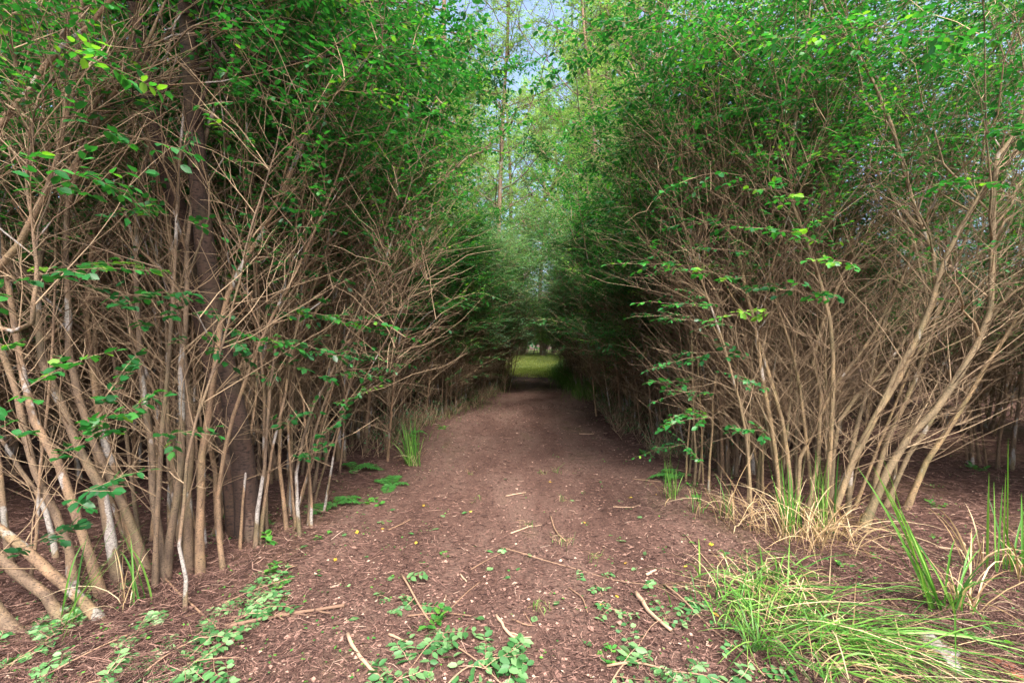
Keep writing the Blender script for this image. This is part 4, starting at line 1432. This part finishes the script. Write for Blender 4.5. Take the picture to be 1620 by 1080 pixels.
grass_safe('verge_grass', 'dark green grass strip along the far right foot of the hedge', 12000, f_vergeR, (.15, .65), (.002, .005), 'grass_dull')
grass_safe('verge_grass', 'thin dull grass along the foot of the left hedge', 2600, f_vergeL, (.06, .25), (.0015, .0035), 'grass_dull')


def weeds():
    A = Acc()
    n = 1700
    py = rng.uniform(620, 1120, n)
    Y = CAMH * F / (py - 540)
    X = (rng.uniform(-200, 1820, n) - 810) / F * Y
    k = (np.abs(X - pathx(Y)) > rng.uniform(.0, 2.4, n))
    X, Y = X[k], Y[k]
    n = len(X)
    c = rng.integers(2, 6, n)
    X = np.repeat(X, c) + rng.normal(0, .03, c.sum())
    Y = np.repeat(Y, c) + rng.normal(0, .03, c.sum())
    m = len(X)
    a = rng.uniform(0, 6.28, m)
    d = np.stack([np.cos(a), np.sin(a), rng.uniform(-.1, .5, m)], -1)
    nn = np.stack([rng.normal(0, .3, m), rng.normal(0, .3, m), np.ones(m)], -1)
    leaves(A, np.stack([X, Y, gz(X, Y) + rng.uniform(.014, .035, m)], -1), d, nn, rng.uniform(.008, .022, m), .6)
    o = obj('tiny_weeds', A.mesh('tiny_weeds', M['leaf_new']))
    o['kind'] = 'stuff'
    o['label'] = 'tiny green weeds and leaf crumbs sprinkled over the brown floor'
    o['category'] = 'weeds'


weeds()


def undergrowth():
    A = Acc()
    n = 15000
    y = 5.5 + 24 * rng.random(n) ** 1.3
    side = rng.random(n) < .5
    off = np.abs(rng.normal(0, .55, n)) - .32
    x = np.where(side, left_edge(y) - off, right_edge(y) + off)
    k = rng.random(n) < .5 + .5 * np.sin(y * 2.1 + side * 2) * np.sin(y * .7)
    x, y = x[k], y[k]
    n = len(x)
    L = rng.uniform(.12, .6, n) * rng.uniform(.5, 1.1, n)
    P0 = np.stack([x, y, gz(x, y) - .01], -1)
    D = np.stack([rng.normal(0, .5, n), rng.normal(0, .5, n), np.ones(n)], -1)
    P = shoots(P0, D, L, 4, -.08, .05)
    tubes(A, P, np.array([[.0035, .003, .0022, .0014]]).repeat(n, 0) * (1 + y[:, None] / 30), 3)
    o = obj('undergrowth', A.mesh('undergrowth', M['twig']))
    o['kind'] = 'stuff'
    o['label'] = 'low brown dead stalks and twigs along both feet of the hedges'
    o['category'] = 'undergrowth'
    Fo = Acc()
    k = rng.random(n) < .16
    leafy(Fo, Acc(), P[k], False, 4, 3, (.04, .10), (.02, .04), .55, TPL_FAR)
    o = obj('low_leaves', Fo.mesh('low_leaves', M['leaf_sheen_tint']))
    o['kind'] = 'stuff'
    o['label'] = 'low dull green leaves sprouting along both feet of the hedges'
    o['category'] = 'undergrowth'


undergrowth()


def fern(label, x, y, fronds, group='ferns at the left edge of the path'):
    z = float(gz(x, y))
    o = thing('fern', label, 'fern', (x, y, z), 0, group)
    for (az, L, lift) in fronds:
        A = Acc()
        s = np.linspace(0, 1, 12)
        d = np.array([math.cos(az), math.sin(az), 0])
        P = d[None] * (L * s)[:, None] * .92
        P[:, 2] = L * (lift * s - lift * 1.05 * s ** 2) + .012
        P += np.cumsum(rng.normal(0, .003, P.shape), axis=0)
        zz = gz(P[:, 0] + x, P[:, 1] + y) - z + .02
        P[:, 2] = np.maximum(P[:, 2], zz)
        tubes(A, P[None], np.linspace(.0025, .0008, 12)[None], 4)
        n = 22
        t = np.linspace(.08, .99, n)
        Q, T = sample(P[None], t[None])
        Q, T = Q[0], T[0]
        for sg in (1, -1):
            sd_ = nz(np.cross(T, [0, 0, 1.0])) * sg
            dd = sd_ + T * .35 + rng.normal(0, .06, T.shape)
            nn = np.array([0, 0, 1.0]) + rng.normal(0, .15, T.shape)
            ll = L * .24 * np.sin(np.pi * (t * .82 + .14)) + .008
            leaves(A, Q, dd, nn, ll, .24, TPL_NEAR, None, .8)
        obj('frond', A.mesh('frond', M['fern']), o)
    return o


x, y = G(620, 770); fern('fern with one long frond hanging beside the grass tuft on the left', x, y, [(1.7, .35, .6), (-1.5, .30, .3), (.2, .2, .5), (2.6, .28, .7)])
x, y = G(535, 800); fern('low spreading fern on the left path edge, nearest the small forked clump', x, y, [(-2.2, .34, .4), (-2.6, .28, .3), (.9, .25, .4), (.1, .22, .5), (1.9, .22, .5), (3.4, .2, .5)])
x, y = G(560, 745); fern('small pale fern in front of the left hedge, above the low spreading one', x, y, [(0, .34, .4), (.6, .26, .7), (2.4, .3, .8), (-1.2, .2, .3)])
x, y = G(370, 835); fern('bright fern half hidden behind the upright left stems', x, y, [(.2, .3, .6), (.9, .28, .8), (2.2, .28, .9), (-.5, .26, .4), (1.5, .3, .9)])


x, y = G(645, 690); fern('dull green fern in the shade above the grass tuft', x, y, [(.2, .3, .8), (1.4, .3, .9), (2.6, .3, .9), (-.8, .25, .6)])
x, y = G(1070, 760); fern('small fern under the leaves of the right path edge', x, y, [(2.8, .3, .8), (1.8, .28, .9), (3.8, .26, .7), (.6, .25, .9)], 'ferns at the right edge of the path')


def seedling(label, x, y, n, s, group='leafy seedlings on the floor', mat='leaf_new', h=.08):
    z = float(gz(x, y))
    A = Acc(); B = Acc()
    st = []
    for k in range(n):
        a = rng.uniform(0, 6.28)
        d = np.array([math.cos(a), math.sin(a), rng.uniform(.3, 1.2)])
        st.append(shoots(np.array([[0, 0, -.01]]), d[None], np.array([h * rng.uniform(.6, 1.3)]), 4, 0, .06)[0])
    st = np.array(st)
    tubes(B, st, np.array([[.0018, .0015, .0012, .0008]]).repeat(n, 0), 4)
    t = np.linspace(.4, 1, 3)[None].repeat(n, 0)
    P, T = sample(st, t)
    for sg in (1, -1):
        sd_ = nz(np.cross(T, np.array([.1, 0, 1.0]))) * sg
        d = sd_ + T * .5 + rng.normal(0, .25, T.shape)
        nn = np.array([0, 0, 1.0]) + rng.normal(0, .25, T.shape)
        leaves(A, P.reshape(-1, 3), d.reshape(-1, 3), nn.reshape(-1, 3), rng.uniform(.7, 1.2, n * 3) * s, .6)
    o = thing('seedling', label, 'seedling', (x, y, z), 0, group)
    obj('stalk', B.mesh('stalk', M['twig']), o)
    obj('leaves', A.mesh('leaves', M[mat]), o)
    return o


SEED = [(400, 845, 4, .04, 'just right of the upright left stems'), (435, 858, 2, .055, 'broad-leaved, right of the upright left stems'), (590, 800, 5, .05, 'broad-leaved, beside the low fern'),
        (745, 636, 7, .09, 'in a blue-green patch by the left hedge foot'), (725, 643, 5, .08, 'beside the distant blue-green patch on the left'),
        (612, 830, 3, .025, 'on the left path edge below the grass tuft'), (425, 905, 5, .04, 'by the stick on the lower left'), (440, 930, 6, .035, 'nearest the long stick end'),
        (1390, 880, 4, .03, 'under the leaning olive stems'), (1460, 905, 3, .03, 'left of the long arching blades'), (1570, 1020, 4, .045, 'at the lower right near the grey bark'),
        (1100, 790, 7, .035, 'among the thin grass on the right'), (1095, 770, 6, .035, 'above the thin grass on the right'), (900, 905, 3, .022, 'on the trailing twig of the path'),
        (705, 880, 3, .025, 'left of the path centre'), (672, 895, 3, .025, 'left of the path centre, nearer'), (1480, 800, 5, .04, 'on the dim floor under the right shrubs'),
        (660, 705, 5, .05, 'right of the tall grass tuft on the left'), (700, 680, 5, .05, 'at the left path edge above the grass tuft'), (1020, 720, 6, .05, 'at the right path edge beyond the leafy sprig'), (1000, 680, 6, .05, 'second beyond the leafy sprig at the right path edge'), (510, 850, 4, .04, 'just right of the small forked clump'), (1545, 745, 5, .05, 'far on the dim floor at the right'), (680, 990, 5, .05, 'dark-leaved, under the slanting fallen branch'), (965, 1040, 5, .04, 'near the dark crumb at the bottom'), (1340, 900, 4, .035, 'at the foot of the straw')]
for px, py, n, s, w in SEED:
    x, y = G(px, py)
    seedling('small green seedling ' + w, x, y, n, s, h=s * 1.6)


# ------------------------------------------------------------------ fallen branches, sticks, leaves
def fallen_branch(label, pts, r, nside, kw, mat='leaf_fallen', wood='stick', sidelen=(.12, .3), lift=.02, bare=0.0, group='fallen leafy branches on the ground'):
    g = [gnd(*p) for p in pts]
    P = catmull(g, 18)
    P[:, 2] = gz(P[:, 0], P[:, 1]) + r + lift + .012 * np.sin(np.linspace(0, 9, 18))
    o0 = np.array([P[0, 0], P[0, 1], float(gz(P[0, 0], P[0, 1]))])
    o = thing('fallen_branch', label, 'branch', tuple(o0), 0, group)
    A = Acc()
    tubes(A, (P - o0)[None], (r * np.linspace(1, .35, 18))[None], 7, np.array([.6]), True)
    Fo = Acc()
    if nside:
        t = rng.uniform(bare, 1, nside)
        Q, T = sample(P[None], t[None])
        Q, T = Q[0], T[0]
        sg = rng.choice([-1, 1], nside)[:, None]
        sd_ = nz(np.cross(T, [0, 0, 1.0])) * sg
        D = T * rng.uniform(.3, 1, (nside, 1)) + sd_
        D[:, 2] = rng.uniform(-.05, .25, nside)
        L = rng.uniform(*sidelen, nside)
        S = shoots(Q, D, L, 5, -.05, .06)
        S[..., 2] = np.maximum(S[..., 2], gz(S[..., 0], S[..., 1]) + .012)
        tubes(A, S - o0, np.array([[.0022, .0018, .0015, .0012, .0008]]).repeat(nside, 0), 4)
        n = nside
        q = kw.get('q', 5)
        tt = np.linspace(.15, 1, q)[None].repeat(n, 0)
        LPp, LT = sample(S, tt)
        for g_ in (1, -1):
            sd2 = nz(np.cross(LT, np.array([0, 0, 1.0]))) * g_
            d = LT * .4 + sd2 + rng.normal(0, .25, LT.shape)
            d[..., 2] *= .5
            nn = np.array([0, 0, 1.0]) + rng.normal(0, .4, LT.shape)
            k = rng.random(n * q) < .92
            pp = LPp.reshape(-1, 3)
            pp[:, 2] = np.maximum(pp[:, 2], gz(pp[:, 0], pp[:, 1]) + .02)
            leaves(Fo, (pp - o0)[k], d.reshape(-1, 3)[k], nn.reshape(-1, 3)[k], rng.uniform(*kw.get('ls', (.028, .042)), n * q)[k], kw.get('wr', .62), TPL_NEAR)
    obj('bough', A.mesh('bough', M[wood], True), o)
    if Fo.n:
        obj('leaves', Fo.mesh('leaves', M[mat]), o)
    return o


rl = dict(q=5, ls=(.028, .048), wr=.68)
ol = dict(q=5, ls=(.040, .062), wr=.52)
sm = dict(q=4, ls=(.022, .040), wr=.62)
fallen_branch('slanting tan fallen branch with drooping leaves, left of centre at the bottom', [(635, 915), (660, 960), (700, 1010), (760, 1062), (800, 1100)], .006, 7, ol, sidelen=(.10, .2))
fallen_branch('leafy twig pointing left near the top of the slanting tan branch', [(650, 950), (625, 951), (596, 951)], .002, 4, dict(q=3, ls=(.025, .034), wr=.5), sidelen=(.03, .06))
fallen_branch('dense leafy branch end lying at the bottom centre', [(700, 1100), (760, 1050), (800, 1040), (830, 1060)], .004, 14, ol, sidelen=(.08, .2))
fallen_branch('leafy fallen spray in the bottom left centre beside a green blade', [(600, 1120), (650, 1060), (690, 1020)], .004, 8, ol, sidelen=(.08, .18))
fallen_branch('long thin trailing twig curving across the path to the right', [(790, 870), (850, 890), (920, 905), (985, 925), (1040, 937), (1090, 965)], .0035, 7, sm, sidelen=(.04, .12))
fallen_branch('long diagonal fallen branch with round grey-green leaves at the bottom right', [(1050, 930), (1100, 975), (1150, 1020), (1210, 1080)], .006, 12, dict(q=4, ls=(.024, .038), wr=.72), sidelen=(.08, .2))
fallen_branch('leafy fallen branch between the path centre and the bottom right grass', [(960, 1100), (1000, 1040), (1030, 1000), (1060, 985)], .004, 10, sm, sidelen=(.08, .2))
fallen_branch('reddish bare-looking branch with sparse leaves along the bottom right edge', [(960, 1062), (1030, 1060), (1100, 1075), (1160, 1100)], .006, 8, ol, sidelen=(.06, .16))
fallen_branch('small leafy sprig scattered right of centre by yellow leaves', [(940, 925), (955, 950), (975, 980)], .0025, 6, sm, sidelen=(.05, .12))
fallen_branch('long straight trailing stem with round leaves from the bottom left up to the path', [(-20, 1085), (90, 1010), (180, 935), (250, 890)], .004, 12, rl, sidelen=(.05, .12))
fallen_branch('round-leaved fallen branch under the bottom left stems', [(30, 1100), (110, 1060), (230, 1000), (350, 960), (470, 920)], .004, 18, rl, sidelen=(.06, .2))
fallen_branch('heap of round leaves at the bottom of the left corner', [(60, 1120), (150, 1090), (260, 1060), (380, 1050)], .004, 22, rl, sidelen=(.08, .22))
fallen_branch('leafy branch lying toward the long stick on the lower left', [(230, 1070), (310, 1020), (380, 985), (440, 965)], .004, 16, rl, sidelen=(.06, .18))
fallen_branch('small leafy branch end left of the path near the stick', [(470, 900), (445, 915), (420, 940), (400, 960)], .003, 8, sm, sidelen=(.05, .14))
fallen_branch('leafy branch in the bottom left corner edge', [(-40, 1010), (20, 1000), (80, 985), (140, 975)], .004, 12, rl, sidelen=(.05, .16))


def stick(label, pts, r, shade, forks=0, group='bare sticks on the ground', z=.004):
    g = [gnd(*p) for p in pts]
    P = catmull(g, 9)
    P[1:-1] += rng.normal(0, r * .22, (7, 3)) * np.array([1, 1, 0])
    P[:, 2] = gz(P[:, 0], P[:, 1]) + r + z + .012
    o0 = np.array([P[0, 0], P[0, 1], float(gz(P[0, 0], P[0, 1]))])
    A = Acc()
    tubes(A, (P - o0)[None], (r * np.linspace(1.0, .65, 9) * (1 + rng.normal(0, .12, 9)))[None], 8, np.array([shade]), True)
    for k in range(forks):
        q, T = sample(P[None], np.array([[rng.uniform(.3, .8)]]))
        d = T[0] + nz(np.cross(T[0], [0, 0, 1.])) * rng.choice([-1, 1]) * .7
        tubes(A, shoots(q[0] - o0, d, np.array([rng.uniform(.05, .15)]), 4, .05, .08), np.array([[r * .5, r * .45, r * .4, r * .25]]), 6, np.array([shade]), True)
    return thing('stick', label, 'stick', tuple(o0), 0, group, A.mesh('stick', M['stick'], True))


stick('long dark forked stick lying at the left below the leafy branches', [(355, 1000), (420, 985), (480, 975), (545, 965)], .011, .22, 3)
stick('second dark stick just above the long forked one', [(350, 985), (430, 975), (500, 980)], .006, .15, 2)
stick('pale tan stick pointing to the bottom edge, left of centre', [(550, 1010), (568, 1045), (605, 1085)], .009, .85, 0)
stick('pale splintered stick slanting down right at bottom centre', [(785, 980), (805, 1008), (832, 1030)], .008, .92, 1)
stick('short pale stick on the far part of the bare path, left of a grass sprout', [(800, 788), (832, 782)], .006, .95)
stick('short forked pale stick at the centre of the path', [(808, 848), (842, 835)], .006, .95, 1)
stick('thin brown stick beside the centre grass sprout', [(871, 820), (880, 845), (895, 860)], .006, .55)
stick('stout tan broken stick among round leaves at the bottom right', [(1006, 945), (1030, 978), (1062, 1005)], .013, .85)
stick('short thick wood chip at the right of the path', [(1022, 915), (1038, 907)], .009, 1.0)
stick('white splinter of wood left of the path centre', [(728, 913), (738, 925)], .005, 1.0)
stick('small white splinter near the slanting tan branch', [(703, 955), (706, 945)], .004, 1.0)
stick('reddish brown stick near the dark hollow', [(900, 935), (920, 950), (930, 975)], .005, .4)
stick('brown twig left of the dark hollow', [(810, 985), (840, 995), (828, 972)], .004, .45)
stick('long thin grey-brown stick on the left half of the path', [(645, 980), (700, 975), (745, 980)], .005, .3)
stick('thin reddish twig slanting left of centre', [(745, 905), (780, 885), (808, 870)], .003, .5)
stick('thin twig crossing near the slanting tan branch', [(680, 1000), (735, 945), (760, 925)], .003, .5)
stick('brown stick on the left near the round seedlings', [(615, 1010), (645, 1022)], .007, .7)
stick('pale twig by the far right path side', [(916, 688), (940, 688)], .007, .9)
stick('pale twig on the right of the path by a yellow leaf', [(970, 805), (1003, 806)], .005, .8, 1)
stick('dull stick by the right path side in front of thin grass', [(1000, 760), (1045, 765)], .005, .6)
stick('brown stick near the left seedlings of the path', [(615, 842), (650, 825)], .005, .5)
stick('long brown stick lying in the round leaves of the bottom left', [(225, 880), (300, 960), (345, 1000)], .006, .5)
stick('small bare stick under the big right shrub', [(1480, 870), (1560, 880)], .008, .8)
stick('thin straw-coloured stick left of the dry grass', [(1085, 850), (1130, 905), (1160, 930)], .004, .85)
stick('long thin stick across the lower right floor', [(1370, 920), (1440, 985), (1500, 1010)], .005, .6)


def slab(name, label, pts, th, mat, cat, lift=.03):
    g = np.array([gnd(*p) for p in pts])
    c = g.mean(0)
    n = len(g)
    top = g.copy()
    top[:, 2] = gz(g[:, 0], g[:, 1]) + lift + th
    top[:, 2] += .012 * np.sin(np.arange(n) * 2.1)
    ins = c + (top - c) * .75
    ins[:, 2] = top[:, 2] + th * .5
    bot = top.copy()
    bot[:, 2] -= th * 1.5
    cc = c.copy(); cc[2] = ins[:, 2].mean() + th * .1
    v = np.concatenate([bot, top, ins, [cc]])
    o0 = np.array([c[0], c[1], float(gz(c[0], c[1]))])
    i = np.arange(n); j = (i + 1) % n
    A = Acc()
    A.add(v - o0, [np.stack([i, j, j + n, i + n], -1), np.stack([i + n, j + n, j + 2 * n, i + 2 * n], -1), np.stack([i + 2 * n, j + 2 * n, np.full(n, 3 * n)], -1), i[::-1][None]])
    return thing(name, label, cat, tuple(o0), 0, None, A.mesh(name, mat))


slab('bark_piece', 'weathered grey-white strip of bark lying at the bottom right', [(1446, 1008), (1470, 1012), (1495, 1028), (1520, 1045), (1512, 1056), (1528, 1078), (1505, 1070), (1488, 1050), (1468, 1034)], .008, M['greybark'], 'bark')
redw = attrmat('red_rotten_wood', [(0, (0.20, 0.07, 0.04)), (1, (0.30, 0.11, 0.06))], .9)
slab('rotten_wood', 'flat rusty red piece of rotten wood in the bottom right corner', [(1553, 1046), (1590, 1050), (1625, 1062), (1650, 1085), (1610, 1085), (1575, 1068)], .015, redw, 'wood', .0)

# leaves fallen one by one
lm_g, lm_y, lm_b = [], [], []
for nm, lst, mt, k in (('g', lm_g, 'leaf_fallen', 4), ('y', lm_y, 'yellow', 2), ('b', lm_b, 'litter', 2)):
    for i in range(k):
        A = Acc()
        t = np.array([[0, 0, 0], [.5, 0, -.06], [1, 0, .05], [.2, -.26, .06], [.45, -.36, .10], [.75, -.24, .06], [.2, .26, .03], [.45, .36, .05], [.75, .24, .03], [-.25, 0, .02]])
        t = t * np.array([1, rng.uniform(.7, 1.1), rng.uniform(.6, 1.8)])
        A.add(t - np.array([.5, 0, -.08]), [np.array([[0, 3, 4, 1], [1, 4, 5, 2], [0, 1, 7, 6], [1, 2, 8, 7]])], np.full(10, (i + .6) / k * .9))
        s = np.array([[-.78, 0, .12], [-.6, 0, .09], [-.5, 0, .08]])
        tubes(A, s[None], np.array([[.015, .018, .02]]), 4, np.array([.9]))
        lst.append(A.mesh('fallen_leaf', M[mt]))
SPG = [(689, 841), (775, 877), (775, 905), (838, 883), (760, 985), (621, 810), (651, 848), (700, 820), (820, 905), (905, 795), (735, 815), (752, 868), (618, 920), (693, 1003), (803, 918), (1003, 905), (600, 830), (545, 850),
       (985, 860), (1020, 880), (880, 960), (745, 1055), (640, 870), (560, 985), (930, 1025), (1012, 822), (950, 765), (800, 760), (505, 915), (480, 870), (1120, 960), (1150, 880), (1340, 965), (1420, 1000), (1525, 960), (845, 985), (770, 1000), (580, 885)]
SPY = [(998, 790), (1038, 785), (976, 948), (948, 962), (658, 862), (605, 840), (670, 803), (565, 845), (990, 895), (1132, 978), (925, 830), (812, 1070), (745, 812), (530, 890), (1125, 865), (870, 765), (1085, 900)]
SPB = [(625, 812), (935, 1000), (1000, 870), (700, 1040), (560, 870), (850, 900), (900, 870), (1060, 850), (590, 1000), (470, 1010), (1400, 860), (1500, 830), (1540, 870), (1450, 930), (780, 940), (660, 940), (740, 1030), (820, 770), (905, 720), (1000, 720), (520, 870), (1330, 930)]
for lst, sp, nm, lab, grp, s0 in ((lm_g, SPG, 'fallen_leaf', 'green fallen leaf', 'green leaves scattered on the floor', .052),
                                  (lm_y, SPY, 'yellow_leaf', 'yellow fallen leaf', 'yellow leaves scattered on the floor', .038),
                                  (lm_b, SPB, 'brown_leaf', 'brown fallen leaf', 'dry brown leaves scattered on the floor', .045)):
    bands = ((0, 820, 'farthest from the camera'), (820, 880, 'at the middle of the bare path'), (880, 950, 'in the near part of the floor'), (950, 2000, 'nearest the camera'))
    todo = []
    for lo, hi, wd in bands:
        for i, q in enumerate(sorted(q for q in sp if lo <= q[1] < hi)):
            todo.append((q, '%s, %s from the left of those %s' % (lab, ORD[i], wd)))
    for i, ((px, py), lab_) in enumerate(todo):
        g = gnd(px, py)
        o = thing(nm, lab_, 'leaf', (g[0], g[1], g[2] + .016), 0, grp, lst[i % len(lst)])
        o.rotation_euler = (rr_.uniform(-.25, .25), rr_.uniform(-.25, .25), rr_.uniform(0, 6.28))
        s = s0 * rr_.uniform(.7, 1.2)
        o.scale = (s, s, s)
